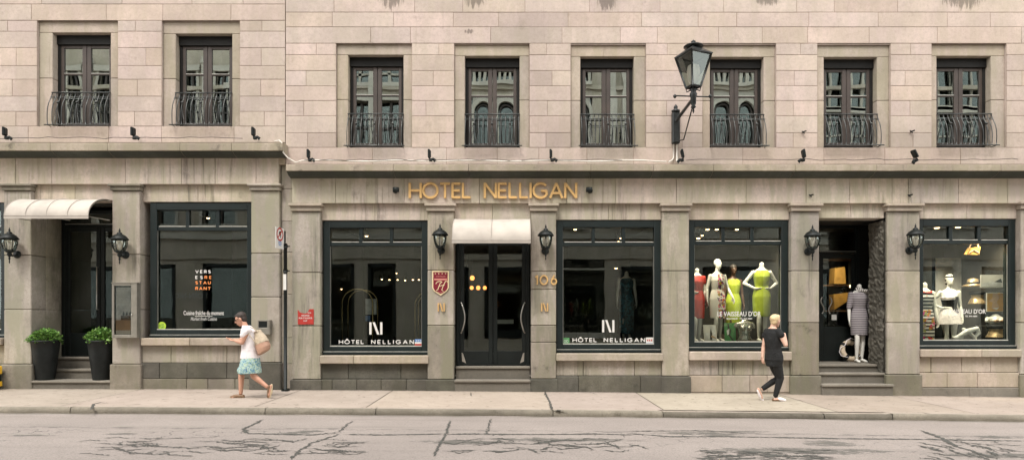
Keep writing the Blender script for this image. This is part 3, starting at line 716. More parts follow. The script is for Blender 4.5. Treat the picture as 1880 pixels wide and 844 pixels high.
# restaurant doorway, one metre deep
xl,xr=X(57)+.003,X(206)-.003
steps(RB,[(xl+.02,xr-.02,-.02,.40,Z(698),-.1),(xl+.0,xr,.40,.72,Z(677,.40),-.1),(xl,xr,.72,1.5,Z(655,.72),-.1)])
mb=MB(); r=random.Random(8)
for (a,b) in ((366,468),(468,568),(568,700)):
    stonebox(mb,xl-.16,xl,.425,.87,Z(b)+.001,Z(a)-.001,r)
mb.build('door_reveal',['pier_stone'],RB); mb=MB()
for (a,b) in ((366,468),(468,568),(568,700)): stonebox(mb,xr,xr+.16,.425,.87,Z(b)+.001,Z(a)-.001,r)
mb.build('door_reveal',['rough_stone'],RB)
def door(B,x0,x1,y,z0,z1,leaves=2,handle='steel',side='both',rail=.35,glassmat='shop_glass',fan=.28):
    mb=MB(); f=.07
    mb.box(x0,x0+f,y,y+.1,z0,z1,0,1.,.006); mb.box(x1-f,x1,y,y+.1,z0,z1,0,1.,.006); mb.box(x0+f,x1-f,y,y+.1,z1-f,z1,0,1.,.006)
    mb.box(x0+f,x1-f,y+.005,y+.1,z1-fan-.06,z1-fan,0,1.,.006); mb.box(x0+f,x1-f,y-.004,y+.004,z1-fan-.02,z1-fan-.006,1,.5)
    fr=mb.build('door_frame',['black_paint','light_strip'],B)
    mb=MB(); mb.face([(x0+f,y+.05,z1-fan),(x1-f,y+.05,z1-fan),(x1-f,y+.05,z1-f),(x0+f,y+.05,z1-f)]); mb.build('pane',[glassmat],fr)
    w=(x1-x0-2*f)/leaves; out=[]
    for i in range(leaves):
        a=x0+f+w*i+.004; b=a+w-.008; zt=z1-fan-.065; s=.085; mb=MB()
        mb.box(a,a+s,y+.02,y+.07,z0+.01,zt,0,1.,.005); mb.box(b-s,b,y+.02,y+.07,z0+.01,zt,0,1.,.005)
        mb.box(a+s,b-s,y+.022,y+.07,z0+.01,z0+rail,0,1.,.005); mb.box(a+s,b-s,y+.022,y+.07,zt-.1,zt,0,1.,.005)
        d=mb.build('door',['black_paint'],B)
        mb=MB(); mb.face([(a+s,y+.045,z0+rail),(b-s,y+.045,z0+rail),(b-s,y+.045,zt-.1),(a+s,y+.045,zt-.1)]); mb.build('pane',[glassmat],d)
        out.append((d,a,b))
    return out
def doorroom(B,x0,x1,y0,y1,z0,z1,m='room_dark'):
    mb=MB(); P=[(x,yq,z) for x in (x0,x1) for yq in (y0,y1) for z in (z0,z1)]
    mb.mesh(P,[(2,3,7,6),(0,2,3,1),(4,5,7,6),(1,3,7,5)],0,1.,False); mb.mesh(P,[(0,4,6,2)],1,1.,False); mb.build('room',[m,'room_floor'],B)
zl=Z(655,.72); ds=door(RB,xl+.0,xr,.88,zl,Z(372)-.01,2,rail=.5)
d,a,b=ds[0]; mb=MB(); mb.tube([(b-.04,.85,zl+1.0),(b-.04,.85,zl+1.9)],.012,6); mb.tube([(b-.04,.85,zl+1.0),(b-.04,.91,zl+1.0)],.01,6); mb.tube([(b-.04,.85,zl+1.9),(b-.04,.91,zl+1.9)],.01,6); mb.build('handle',['steel'],d)
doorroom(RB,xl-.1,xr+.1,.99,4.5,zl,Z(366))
mb=MB(); mb.box(xl,xr,.451,.88,Z(366)+.002,Z(366)+.06,0); mb.build('porch_ceiling',['room_grey'],RB)
# hotel entrance
xl,xr=X(835)+.003,X(973.5)-.003
steps(HB,[(xl-.0,xr,-.06,.16,Z(697,-.06),-.15),(xl,xr,.16,.6,Z(672,.16),-.15)])
zl=Z(672,.16); ds=door(HB,xl,xr,.30,zl,Z(406),2,rail=.3)
for (d,a,b),sx in zip(ds,(1,-1)):
    x=(a+.045) if sx==1 else (b-.045); mb=MB(); h0=Z(608,.3); h1=Z(558,.3)
    mb.tube([(x-.02*sx,.3,h0-.03),(x,.27,h0)]+[(x+sx*.06*math.sin(math.pi*t/8),.235,h0+(h1-h0)*t/8) for t in range(9)]+[(x,.27,h1),(x-.02*sx,.3,h1+.03)],.013,8)
    mb.build('handle',['steel'],d)
    mb=MB(); mb.face([(x+sx*.0,.315,zl+.09),(x+sx*.08,.315,zl+.05),(x+sx*.02,.315,zl+.25),(x-sx*.01,.315,zl+.27)]); mb.build('corner_plate',['steel'],d)
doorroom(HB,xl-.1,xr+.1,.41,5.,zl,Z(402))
# boutique doorway: deep, three steps, rough right flank
xl,xr=X(1505)+.003,X(1629)-.003
zf=Z(664,.78)
steps(HB,[(xl+.0,X(1641,-.12),-.12,.18,Z(705,-.12),-.25),(xl,xr,.08,.33,Z(684,.08),-.25),(xl,xr,.33,.62,.512,-.25)])
mb=MB(); mb.box(xl-.2,8.3,.623,1.5,-.2,.512,0); mb.build('landing',['step_stone'],HB)
mb=MB(); r=random.Random(21); n=12;m=70
vs=[]; 
for j in range(m+1):
    for i in range(n+1):
        yy=.08+.54*i/n; zz=.05+(3.42-.05)*j/m; vs.append((xr-.015-.03*abs(noise.noise(V((yy*7,zz*8,1))))-.035*noise.noise(V((yy*15,zz*17,5))),yy,zz))
mb.mesh(vs,[(j*(n+1)+i,(j+1)*(n+1)+i,(j+1)*(n+1)+i+1,j*(n+1)+i+1) for j in range(m) for i in range(n)],0,1.,False)
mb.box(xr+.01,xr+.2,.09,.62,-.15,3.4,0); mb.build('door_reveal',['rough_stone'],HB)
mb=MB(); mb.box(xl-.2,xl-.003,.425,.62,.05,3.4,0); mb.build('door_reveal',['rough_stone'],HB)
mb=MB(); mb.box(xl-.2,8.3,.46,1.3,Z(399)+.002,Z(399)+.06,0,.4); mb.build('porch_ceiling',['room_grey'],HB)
ds=door(HB,6.62,7.55,1.16,.514,Z(399),1,rail=.75,fan=.55)
d,a,b=ds[0]
for sx,x in ((1,a+.03),(-1,a+.20)):
    mb=MB(); mb.tube([(x+sx*.035*math.sin(2*math.pi*t/12),1.12-.02*math.sin(math.pi*t/12),1.55+.36*t/12) for t in range(13)],.012,8); mb.build('handle',['steel'],d)
for a,b in ((xl-.2,6.617),(7.553,8.3)):
    mb=MB(); mb.box(a,b,1.17,1.26,.513,Z(399),0); mb.build('panel',['sash_black'],HB)
for a in (xl-.21,8.3):
    mb=MB(); mb.box(a,a+.01,.621,1.27,.513,Z(399),0); mb.build('panel',['sash_black'],HB)
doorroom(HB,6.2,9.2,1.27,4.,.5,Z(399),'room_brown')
# solid back of the two buildings (upper volume, roof line) so that no sky shows through the windows
for B,x0,x1,zt in ((RB,X(-420),XS-.01,rowsL[0]),(HB,XS+.01,X(2300),rowsR[0])):
    mb=MB(); mb.box(x0,x1,-.06,8.,zt,zt+.22,0,1.,.02); mb.build('parapet',['ledge_stone'],B)
    mb=MB(); mb.box(x0,x0+.01,.4,8,-.4,zt,0); mb.box(x1-.01,x1,.4,8,-.4,zt,0); mb.box(x0+.01,x1-.01,7.9,8,-.4,zt,0); mb.build('rear_wall',['far_stone'],B)
# ground floor beyond the two ends of the picture
pilaster(RB,-232,-184,338,12,[468,568],668,714,31,basemat=2,mats=('pier_stone','dark_stone','plinth_stone'))
ashlar('wall',RB,X(-420),X(-233)-.01,[Z(p) for p in (338,380,420,462,505,550,595,640,690,740)],[],.02,'pier_stone',51)
ashlar('wall',HB,X(1926)+.03,X(2300),[Z(p) for p in (373,415,460,505,550,595,640,690,750)],[],.02,'pier_stone',52)
mb=MB(); r=random.Random(2)
stonebox(mb,X(500),X(524)-.006,.012,.4,Z(302)+.003,Z(262)-.003,r); mb.build('link_stone',['trim_stone'],HB)
# ================================================================ lettering
G={'H':(.72,[[(0,0),(0,1)],[(.72,0),(.72,1)],[(0,.5),(.72,.5)]]),
'T':(.66,[[(0,.95),(.66,.95)],[(.33,0),(.33,.95)]]),
'E':(.52,[[(0,0),(0,1)],[(0,.95),(.52,.95)],[(0,.5),(.47,.5)],[(0,.05),(.52,.05)]]),
'L':(.5,[[(0,0),(0,1)],[(0,.05),(.5,.05)]]),'I':(.0,[[(0,0),(0,1)]]),
'N':(.72,[[(0,0),(0,1)],[(.72,0),(.72,1)],[(0,.98),(.72,.02)]]),
'A':(.8,[[(0,0),(.4,.98)],[(.4,.98),(.8,0)],[(.15,.33),(.65,.33)]]),
'O':(.94,[arc(.47,.5,.47,.47,0,360,28)]),
'G':(.9,[arc(.47,.5,.47,.47,42,320,22),[(.86,.2),(.86,.48)],[(.5,.48),(.88,.48)]]),
'V':(.76,[[(0,1),(.38,.02)],[(.38,.02),(.76,1)]]),
'R':(.6,[[(0,0),(0,1)],[(0,.95),(.34,.95)]+arc(.34,.72,.24,.23,90,-90,8)+[(0,.49)],[(.32,.49),(.62,0)]]),
'S':(.56,[arc(.28,.73,.26,.22,30,270,12)+arc(.28,.27,.28,.24,90,-150,12)]),
'U':(.64,[[(0,1),(0,.32)]+arc(.32,.34,.32,.31,180,360,12)+[(.64,1)]]),
'B':(.56,[[(0,0),(0,1)],[(0,.95),(.3,.95)]+arc(.3,.73,.22,.22,90,-90,8)+[(0,.51)],[(0,.49),(.3,.49)]+arc(.3,.27,.26,.22,90,-90,8)+[(0,.05)]]),
'1':(.25,[[(.25,0),(.25,1)],[(.26,.96),(0,.78)]]),'0':(.94,[arc(.47,.5,.47,.47,0,360,28)]),
'6':(.7,[arc(.35,.33,.33,.3,0,360,20),[(.03,.4),(.12,.62),(.42,1.)]]),'-':(.35,[[(0,.5),(.35,.5)]]),
'Ô':(.94,[arc(.47,.5,.47,.47,0,360,28),[(.27,1.12),(.47,1.28)],[(.47,1.28),(.67,1.12)]])}
def glyph(mb,ch,x,z,h,w,sx=1.,y0=0.,dep=.01,mat=0,mir=False):
    wd,st=G[ch]
    for k,s in enumerate(st):
        p=[(x+(-1 if mir else 1)*a*h*sx,z+b*h) for a,b in s]; cl=(len(s)>20 and s[0][0]-s[-1][0]<1e-6 and abs(s[0][1]-s[-1][1])<1e-6)
        if cl: p=p[:-1]
        mb.ribbon(p,w,y0-.0006*k,y0+dep,mat,cl)
    return wd*h*sx
def line(mb,txt,x0,x1,z,h,w,y0,dep,mat=0,sx=1.):
    # spread a word evenly between x0 and x1
    ws=[G[c][0]*h*sx+w if c!=' ' else h*.55 for c in txt]; gap=(x1-x0-sum(ws))/max(1,len(txt)-1); x=x0+w/2
    for c,wd in zip(txt,ws):
        if c!=' ': glyph(mb,c,x,z,h,w,sx,y0,dep,mat)
        x+=wd+gap
def text(name,s,x0,x1,z0,z1,y,mat,parent,bold=0.,ext=.002,shear=0.,mir=False,facing=-1):
    cu=bpy.data.curves.new(name,'FONT'); cu.body=s; cu.size=1; cu.offset=bold; cu.extrude=0; cu.shear=shear; cu.resolution_u=3; cu.space_line=.9; cu.align_x='CENTER'
    ob=bpy.data.objects.new('tmp',cu); COL.objects.link(ob); bpy.context.view_layer.update()
    me=bpy.data.meshes.new_from_object(ob.evaluated_get(bpy.context.evaluated_depsgraph_get()))
    vs=[v.co.copy() for v in me.vertices]; fs=[tuple(p.vertices) for p in me.polygons]
    bpy.data.objects.remove(ob); bpy.data.meshes.remove(me)
    ax=min(v.x for v in vs);bx=max(v.x for v in vs);az=min(v.y for v in vs);bz=max(v.y for v in vs)
    m=MB(); out=[]
    for v in vs:
        u=(v.x-ax)/(bx-ax); 
        if facing>0: u=1-u
        out.append((x0+(x1-x0)*u,y,z0+(z1-z0)*(v.y-az)/(bz-az)))
    m.mesh(out,fs,0,1.,False)
    return m.build(name,[mat],parent)
# gold hotel name: one sign, each letter a part
sg=empty('sign_lettering',(X(905),0,Z(365)),'large gold capital letters reading HOTEL NELLIGAN mounted on the stone frieze','sign')
zz=Z(363.5,-.05); hh=Z(335.5,-.05)-zz; 
def signword(word,x0,x1):
    sx=1.; w=.046; ws=[G[c][0]*hh+w for c in word]; gap=(x1-x0-sum(ws))/(len(word)-1); x=x0+w/2
    for c,wd in zip(word,ws):
        mb=MB(); glyph(mb,c,x,zz,hh,w,1.,-.055,.04); mb.tube([(x+.01,-.02,zz+.05),(x+.01,.0,zz+.05)],.008,5)
        mb.build('letter',['gold'],sg); x+=wd+gap
signword('HOTEL',X(750,-.05),X(866,-.05)); signword('NELLIGAN',X(888,-.05),X(1060,-.05))
def enn(mb,x0,x1,z0,z1,y0,dep,mat=0):
    w=(x1-x0)*.17; mb.box(x0,x0+w,y0,y0+dep,z0,z1,mat); mb.box(x1-w,x1,y0,y0+dep,z0,z1,mat)
    mb.prism([(x0+w*1.45,z1),(x0+w*2.5,z1),(x1-w*1.35,z0),(x1-w*2.4,z0)],y0+.0005,y0+dep,mat)
for k,(px,side) in enumerate(((810,'left'),(1000,'right'))):
    o=MB(); a=X(px-6.5,-.03); b=X(px+6.5,-.03); z0=Z(571,-.03); z1=Z(556,-.03); enn(o,a,b,z0,z1,-.035,.028)
    o=o.build('gold_letter',['gold']); o.location=(0,0,0)
    tag(o,'small gold letter N on the '+('pilaster below the maroon shield plaque' if k==0 else 'pilaster below the gold number 106'),'sign')
o=empty('house_number',(X(998),0,Z(523)),'gold numerals 106 on the pilaster right of the hotel entrance','house number')
zz=Z(522,-.03); hh=Z(505,-.03)-zz; x=X(983,-.03)
for c in '106':
    mb=MB(); wd=glyph(mb,c,x,zz,hh,.026,.82,-.035,.028); mb.build('numeral',['gold'],o); x+=wd+.075 if c!='1' else wd+.06
yw=.12+.066   # lettering on the inner side of the shop glass, in front of the pane
def wx(p): return X(p,yw)
def wz(p): return Z(p,yw)
mb=MB()
line(mb,'VERS',wx(358.5),wx(387),wz(501),.058,.014,yw,.002,0,1.25)
mb2=MB(); 
for ch,c in zip('ES',(0,1)): glyph(mb,ch,wx(359)+c*(wx(368)-wx(359)),wz(511.5),.058,.014,1.25,yw,.002)
for ch,c in zip('RE',(2,3)): glyph(mb2,ch,wx(359)+.003+c*(wx(368)-wx(359))*.93,wz(511.5),.058,.014,1.25,yw,.002)
line(mb2,'STAU',wx(358.5),wx(387),wz(518.5)-.03,.058,.014,yw,.002,0,1.25)
line(mb2,'RANT',wx(358.5),wx(387),wz(529)-.03+.03-.03,.058,.014,yw,.002,0,1.25)
mb.build('lettering',['white_print'],W1); mb2.build('lettering',['orange_print'],W1)
text('lettering','Cuisine fraîche du moment',wx(337),wx(411),wz(578),wz(570),yw,'white_print',W1,bold=.008)
mb=MB(); mb.box(wx(358),wx(390),yw,yw+.002,wz(580.5),wz(579.7)); mb.build('lettering',['white_print'],W1)
text('lettering','Market fresh Cuisine',wx(350),wx(398),wz(588),wz(581.5),yw,'grey_print',W1,bold=.01,shear=.25)
mb=MB(); mb.prism(arc(wx(297),wz(598),.085,.085,0,350,24),yw-.001,yw+.002); o=mb.build('sticker',['lime_print'],W1)
mb=MB()
for ax,az in ((-.03,.01),(.02,.03),(.0,-.03),(.035,-.02)): mb.ribbon(arc(wx(297)+ax,wz(598)+az,.02,.014,0,330,8),.007,yw-.004,yw-.002)
mb.build('sticker_print',['green_print'],W1)
for W,x0,sh in ((WA,0,0),(WB,1,0)):
    if W is WA: n0,n1,t0,t1,tz,sx0=678,702,622,760,630.5,760.5
    else: n0,n1,t0,t1,tz,sx0=1105.5,1128,1051,1184.5,627,1185
    dy=-4 if W is WB else 0
    mb=MB(); enn(mb,wx(n0),wx(n1),wz(613.5+dy),wz(591+dy),yw,.002); mb.build('emblem',['white_print'],W)
    mb=MB(); sp=(t0+(t1-t0)*.335,t0+(t1-t0)*.43)
    line(mb,'HÔTEL',wx(t0),wx(sp[0]),wz(tz),.075,.0165,yw,.002,0,1.35); line(mb,'NELLIGAN',wx(sp[1]),wx(t1),wz(tz),.075,.0165,yw,.002,0,1.35)
    mb.build('lettering',['white_print'],W)
    mb=MB(); zt=wz(622 if W is WA else 619); zb_=wz(634 if W is WA else 632.5); xa=wx(sx0+1); xb=wx(sx0+15)
    h=(zt-zb_)
    if W is WA:
        mb.box(xa,xb,yw,yw+.002,zb_+h*.55,zt,0); mb.box(xa,xb,yw,yw+.002,zb_+h*.3,zb_+h*.55,1); mb.box(xa,xb,yw,yw+.002,zb_,zb_+h*.3,2)
        for q in (.2,.45,.7): mb.box(xa+(xb-xa)*q,xa+(xb-xa)*(q+.12),yw-.002,yw-.0005,zb_+h*.7,zb_+h*.85,1)
    else:
        mb.box(xa,xb,yw,yw+.002,zb_+h*.25,zt,1); mb.box(xa,xb,yw,yw+.002,zb_,zb_+h*.25,0)
        for q in (.15,.4,.65): mb.box(xa+(xb-xa)*q,xa+(xb-xa)*(q+.15),yw-.002,yw-.0005,zb_+h*.5,zb_+h*.75,2)
    mb.build('sticker',['blue_print','white_print','red_paint'],W)
mb=MB(); mb.box(wx(1033),wx(1045.5),yw,yw+.002,wz(632.5),wz(619.5),0)
mb.ribbon(arc(wx(1037),wz(626),.018,.026,0,340,10),.008,yw-.003,yw-.001,1); mb.ribbon(arc(wx(1041.5),wz(626),.018,.026,0,340,10),.008,yw-.003,yw-.001,1)
mb.build('sticker',['green_print','grey_print'],WB)
for W,a,b,z0,z1 in ((WC,1317,1397,580,571),(WD,1732,1810,575.5,567)):
    text('lettering',"LE VAISSEAU D'OR",wx(a),wx(b),wz(z0),wz(z1),yw,'white_print',W,bold=.012)
    text('lettering','BOUTIQUE   514.393.8899' if 0 else 'BOUTIQUE   TEL 844-4884',wx(a+17),wx(b-16),wz(z0+6.5),wz(z0+3),yw,'white_print',W,bold=.015)
# red notice plate with its torn top
def P2(l,Y=-.02): return [(X(a,Y),Z(b,Y)) for a,b in l]
o=MB(); o.prism(P2([(546.5,568),(550,573),(556,575),(562,575),(565,572),(568,567),(575.5,567),(575.5,595),(546.5,595)]),-.012,.0); o=o.build('notice_plate',['red_paint'])
tag(o,'small red notice plate with a curved bite out of its top edge','sign')
text('lettering','SVP',X(557.5),X(564.5),Z(589.8),Z(587.3),-.0145,'white_print',o,bold=.02)
text('lettering','RUE ST-SULPICE',X(549),X(573.5),Z(584.8),Z(582),-.0145,'white_print',o,bold=.02)
text('lettering','MARCHANDISE',X(554),X(568.5),Z(580),Z(577.3),-.0145,'white_print',o,bold=.02)
text('lettering','ISON',X(565.5),X(571.5),Z(575),Z(572.6),-.0145,'white_print',o,bold=.02)
# shield plaque
sh=lambda k:[(793.5+k,497+k),(824-k,497+k),(824-k,528),(820-k*.7,534-k*.4),(809,542-k*1.3),(797+k*.7,534-k*.4),(793.5+k,528)]
o=empty('shield_plaque',(X(809),0,Z(542)),'maroon and cream shield-shaped plaque with four stars and a scrolled H beside the hotel door','plaque')
mb=MB(); mb.prism(P2(sh(0)),-.025,.0); mb.build('rim',['cream_paint'],o)
mb=MB(); mb.prism(P2(sh(2)),-.028,-.0255); mb.build('field',['maroon_paint'],o)
mb=MB()
for k in range(4):
    cx,cz=X(799.5+6.2*k,-.02),Z(502,-.02); mb.prism([(cx+(.017 if i%2==0 else .008)*math.sin(math.pi*i/5),cz+(.017 if i%2==0 else .008)*math.cos(math.pi*i/5)) for i in range(10)],-.031,-.0285)
mb.build('star',['cream_paint'],o)
mb=MB(); mb.box(X(797.5),X(821),-.030,-.0285,Z(514),Z(511.3)); mb.build('band',['pink_paint'],o)
text('lettering','HOTEL NELLIGAN',X(801),X(818),Z(508.3),Z(506.4),-.030,'pink_paint',o,bold=.01)
mb=MB(); w=.013
for pts in ([(801,533),(804,531),(808,520),(812,517)],[(800,521),(803,517),(808,516),(811,517)],[(818,516),(814,524),(811,532),(814,534)],[(818,516),(821,516),(822,518)],[(805,526),(810,524),(816,523)]): mb.ribbon(P2(pts),w,-.0305-.0004*len(pts),-.0285)
mb.build('scrolled_letter',['cream_paint'],o)
text('lettering','Montréal',X(804.5),X(814),Z(537.6),Z(535.6),-.030,'pink_paint',o,bold=.01)
# ================================================================ fittings
def lantern(px,py,label,px_is_mount=True):
    # origin at the wall mount
    o=empty('wall_lantern',(0,0,0),label,'wall lantern','wall lanterns beside the doorways')
    mb=MB(); rot=Matrix.Rotation(math.radians(90),3,'X')
    mb.lathe([(.075,0),(.075,.02),(.05,.035),(.03,.045)],(0,0,0),16,rot=rot)
    mb.tube([(0,-.03,0),(0,-.09,-.035),(0,-.15,-.04),(0,-.2,-.01),(0,-.205,.04)],.014,6); mb.build('bracket',['black_paint'],o)
    c=(0,-.205,.0); mb=MB()
    mb.lathe([(.002,-.20),(.012,-.17),(.008,-.13),(.02,-.10),(.012,-.07),(.035,-.04),(.045,-.01),(.03,.01),(.075,.035),(.085,.05)],c,12); mb.build('base',['black_paint'],o)
    mb=MB(); mb.lathe([(.075,.05),(.105,.12),(.125,.20),(.128,.25),(.12,.28)],c,12); g=mb.build('lamp_glass',['lamp_glass'],o)
    mb=MB()
    for k in range(6):
        a=math.pi/6+math.pi/3*k; mb.tube([(c[0]+r_*math.cos(a),c[1]+r_*math.sin(a),z_) for r_,z_ in ((.082,.045),(.112,.12),(.132,.20),(.136,.25),(.13,.29))],.0075,5)
    mb.build('cage',['black_paint'],o)
    mb=MB(); mb.lathe([(.15,.275),(.165,.285),(.15,.31),(.12,.35),(.07,.385),(.045,.395),(.05,.41),(.03,.425),(.012,.435),(.02,.455),(.012,.475),(.004,.51)],c,16); mb.build('cap',['black_paint'],o)
    mb=MB(); mb.lathe([(.014,.05),(.014,.13),(.03,.16),(.03,.2),(.012,.23)],c,8); mb.build('bulb',['white_plastic'],o)
    return o
def put_lantern(px,py,label):
    global LP
    if LP is None: LP=o=lantern(0,0,label)
    else: o=copy_tree(LP); o['label']=label
    o.location=(X(px),0,Z(py)); return o
LP=None
put_lantern(32,467,'black wall lantern left of the awning doorway with potted bushes')
put_lantern(231,468,'black wall lantern above the framed menu case')
put_lantern(810,460,'black wall lantern above the maroon shield plaque')
put_lantern(1001,461,'black wall lantern above the gold number 106')
put_lantern(1483,462,'black wall lantern on the pilaster left of the boutique steps')
put_lantern(1669,460,'black wall lantern on the pilaster right of the boutique steps')
# street lamp on an iron bracket
o=empty('street_lamp',(X(1239),0,Z(268)),'large old-fashioned glazed street lamp on an iron wall bracket with ladder bar','street lamp')
bx=X(1239); mb=MB(); mb.box(bx-.075,bx+.075,-.13,-.0,Z(266),Z(208),0,1.,.02); mb.lathe([(.085,0),(.085,.03),(.05,.05),(.03,.07),(.045,.09),(.03,.12),(.01,.15)],(bx,-.07,Z(208)),10); mb.build('mount',['iron'],o)
ly=-1.15; lx=X(1273,ly); lz=Z(178,ly)
mb=MB(); mb.tube([(bx,-.1,Z(225)),(lx,ly,lz-.02)],.03,8); mb.tube([(bx,-.1,Z(262)),(bx+(lx-bx)*.5,ly*.5,lz-.62),(lx,ly,lz-.12)],.012,6)
mb.lathe([(.003,-.3),(.02,-.26),(.012,-.22),(.05,-.19),(.03,-.16),(.05,-.12),(.055,.0),(.07,.05),(.045,.09),(.06,.13),(.05,.17)],(lx,ly,lz),12)
xa,xb=X(1236,ly),X(1307,ly); mb.tube([(xa,ly,lz+.02),(xb,ly,lz+.0)],.013,6)
for xq in (xa+.03,xb-.03): mb.lathe([(.004,-.04),(.03,-.015),(.03,.015),(.004,.04)],(xq,ly,lz+.01),8)
mb.build('bracket',['iron'],o)
zb0,zt0=Z(160,ly),Z(103,ly); ra,rb=.13,.315; a0=math.radians(45+24)
def sq(r_,z_,k): a=a0+math.pi/2*k; return (lx+r_*math.cos(a),ly+r_*math.sin(a),z_)
mb=MB()
for k in range(4):
    mb.tube([sq(ra,zb0,k),sq(rb,zt0,k)],.02,5); mb.tube([sq(ra,zb0,k),sq(ra,zb0,k+1)],.022,5); mb.tube([sq(rb,zt0,k),sq(rb,zt0,k+1)],.022,5)
    mb.tube([sq(ra,zb0,k),sq(ra*.9,zb0-.08,k),(lx,ly,lz+.15)],.012,5)
mb.lathe([(.05,0),(.13,.02)],(lx,ly,zb0),4,a0=a0,smooth=False); mb.build('cage',['iron'],o)
mb=MB()
for k in range(4): mb.face([sq(ra*.97,zb0,k),sq(ra*.97,zb0,k+1),sq(rb*.97,zt0,k+1),sq(rb*.97,zt0,k)])
mb.build('lamp_glass',['lamp_glass'],o)
mb=MB(); mb.lathe([(.335,0),(.345,.015),(.14,.135),(.12,.14)],(lx,ly,zt0),4,a0=a0,smooth=False)
mb.lathe([(.11,.13),(.12,.15),(.18,.165),(.17,.18),(.08,.20),(.05,.215),(.07,.225),(.03,.245),(.045,.26),(.015,.28),(.004,.30)],(lx,ly,zt0),14); mb.build('hood',['iron'],o)
mb=MB(); mb.lathe([(.06,.0),(.06,.05),(.1,.1),(.12,.25),(.1,.36),(.03,.4)],(lx,ly,zb0+.02),12); mb.build('bulb',['white_plastic'],o)
# conduits and cables
o=MB(); o.tube([(X(1236),-.03,Z(266)),(X(1236),-.03,Z(290)),(X(1233),-.04,Z(295)),(X(1226),-.06,Z(299))],.016,6); o.tube([(X(1242),-.03,Z(266)),(X(1242),-.03,Z(297))],.016,6)
tag(o.build('conduit',['white_plastic']),'pair of short white conduits dropping from the street lamp bracket to the cornice','conduit')
r=random.Random(4); pts=[(X(505,-.2),-.22,Z(262,-.2)+.02),(X(515,-.2),-.25,Z(262,-.2)+.03),(X(519,-.25),-.28,Z(265,-.2)),(X(521,-.2),-.24,Z(281,-.2)),(X(530,-.15),-.2,Z(292,-.1)),(X(545,-.1),-.16,Z(300,-.1))]
for k in range(34):
    p=556+k*20.2; pts.append((X(p,-.1),-.16+r.uniform(-.02,.02),Z(302)+.035+.012*math.sin(k*.9)))
o=MB(); o.tube(pts,.013,6); tag(o.build('white_cable',['white_plastic']),'white cable running along the hotel ledge from the left cornice to the street lamp','cable')
for x0,x1,zc,lb in ((-20,470,262,'thin black cable lying along the left cornice'),(560,1180,302,'thin black cable trailing beside the white cable on the hotel cornice'),(1260,1880,301,'thin black cable along the cornice right of the street lamp')):
    o=MB(); pts=[]; p=x0
    while p<x1: pts.append((X(p,-.2),-.2+r.uniform(-.05,.04),Z(zc)+.03+abs(.02*math.sin(p*.05)))); p+=r.uniform(14,30)
    o.tube(pts,.006,5); tag(o.build('black_cable',['rubber']),lb,'cable')
# floodlights on the cornice
def flood():
    o=empty('floodlight',(0,0,0),'x','floodlight','small floodlights on the cornices')
    mb=MB(); mb.box(-.03,.03,-.03,.03,0,.03,0,1,.005); mb.tube([(0,0,.03),(-.045,0,.10),(-.03,0,.13)],.012,6); mb.build('foot',['black_paint'],o)
    mb=MB(); mb.box(-.055,-.015,-.06,.06,.07,.235,0,1.,.008); mb.box(-.015,.0,-.045,.045,.09,.215,0,1.,.004); mb.build('lamp_head',['black_paint'],o)
    mb=MB(); mb.tube([(-.03,.0,.03),(.05,.0,.05),(.085,.0,.03),(.06,0,.0)],.028,7); mb.build('driver',['black_paint'],o)
    return o
FL=[(12,250,'left cornice at the far left edge, above the awning doorway',0,1.15),(247,261,'left cornice between the two left upper windows',0,1),(468,261,'left cornice near its right end',0,1),(569,299,'hotel cornice nearest its left end',0,1),(791,299,'hotel cornice above the word HOTEL',0,1),(1014,299,'hotel cornice above the end of the gold name',0,1),(1253,299,'hotel cornice right beside the conduits of the street lamp',12,1),(1475,298,'hotel cornice above the boutique display window',10,1),(1683,296,'hotel cornice near the right end, tilted outwards',30,1)]
F0=None
for px,py,lb,tilt,s in FL:
    if F0 is None: F0=f=flood()
    else: f=copy_tree(F0)
    f['label']='small black floodlight on the '+lb
    left=px<500; f.location=(X(px,-.17),-.17,(Z(262) if left else Z(302))+.018); f.rotation_euler=(0,math.radians(tilt),math.radians([10,-5,0,5,0,-4,170,175,190][[q[0] for q in FL].index(px)]))
# little spot lamps either end of the gold name
s0=None
for px,lb in ((726,'left of the word HOTEL'),(1083,'right of the word NELLIGAN')):
    sg_=1 if px<900 else -1
    o=empty('sign_spotlight',(X(px),0,Z(350)),'small black spotlight on the frieze '+lb,'spotlight')
    mb=MB(); rot=Matrix.Rotation(math.radians(90),3,'X'); mb.lathe([(.055,0),(.055,.015),(.02,.03)],V(o.location),12,rot=rot); mb.build('mount',['black_paint'],o)
    mb=MB(); p=V(o.location); mb.tube([p+V((-.03*sg_,-.10,0)),p+V((.02*sg_,-.10,.0)),p+V((.085*sg_,-.10,.0))],[.052,.055,.05],12); mb.tube([p,p+V((0,-.07,0))],.018,6); mb.build('lamp_head',['black_paint'],o)
# stray iron hooks left in the wall
for k,(px,py,lb) in enumerate(((1672,242,'iron hook stub in the wall between the two rightmost upper windows'),(1474,243,'iron hook stub in the wall left of the second upper window from the right'),(1487,359,'small iron stub in the frieze above the boutique window'),(1668,359,'small iron stub in the frieze above the right boutique lantern'),(1180,80,'x'))[:4]):
    o=MB(); c=V((X(px),0,Z(py))); o.tube([c+V((0,0,0)),c+V((0,-.05,0)),c+V((.04,-.07,.01))],.014,6); o.tube([c+V((-.035,-.03,.012)),c+V((.0,-.035,-.0)),c+V((.02,-.03,-.035))],.011,5); tag(o.build('iron_hook',['iron']),lb,'hook')
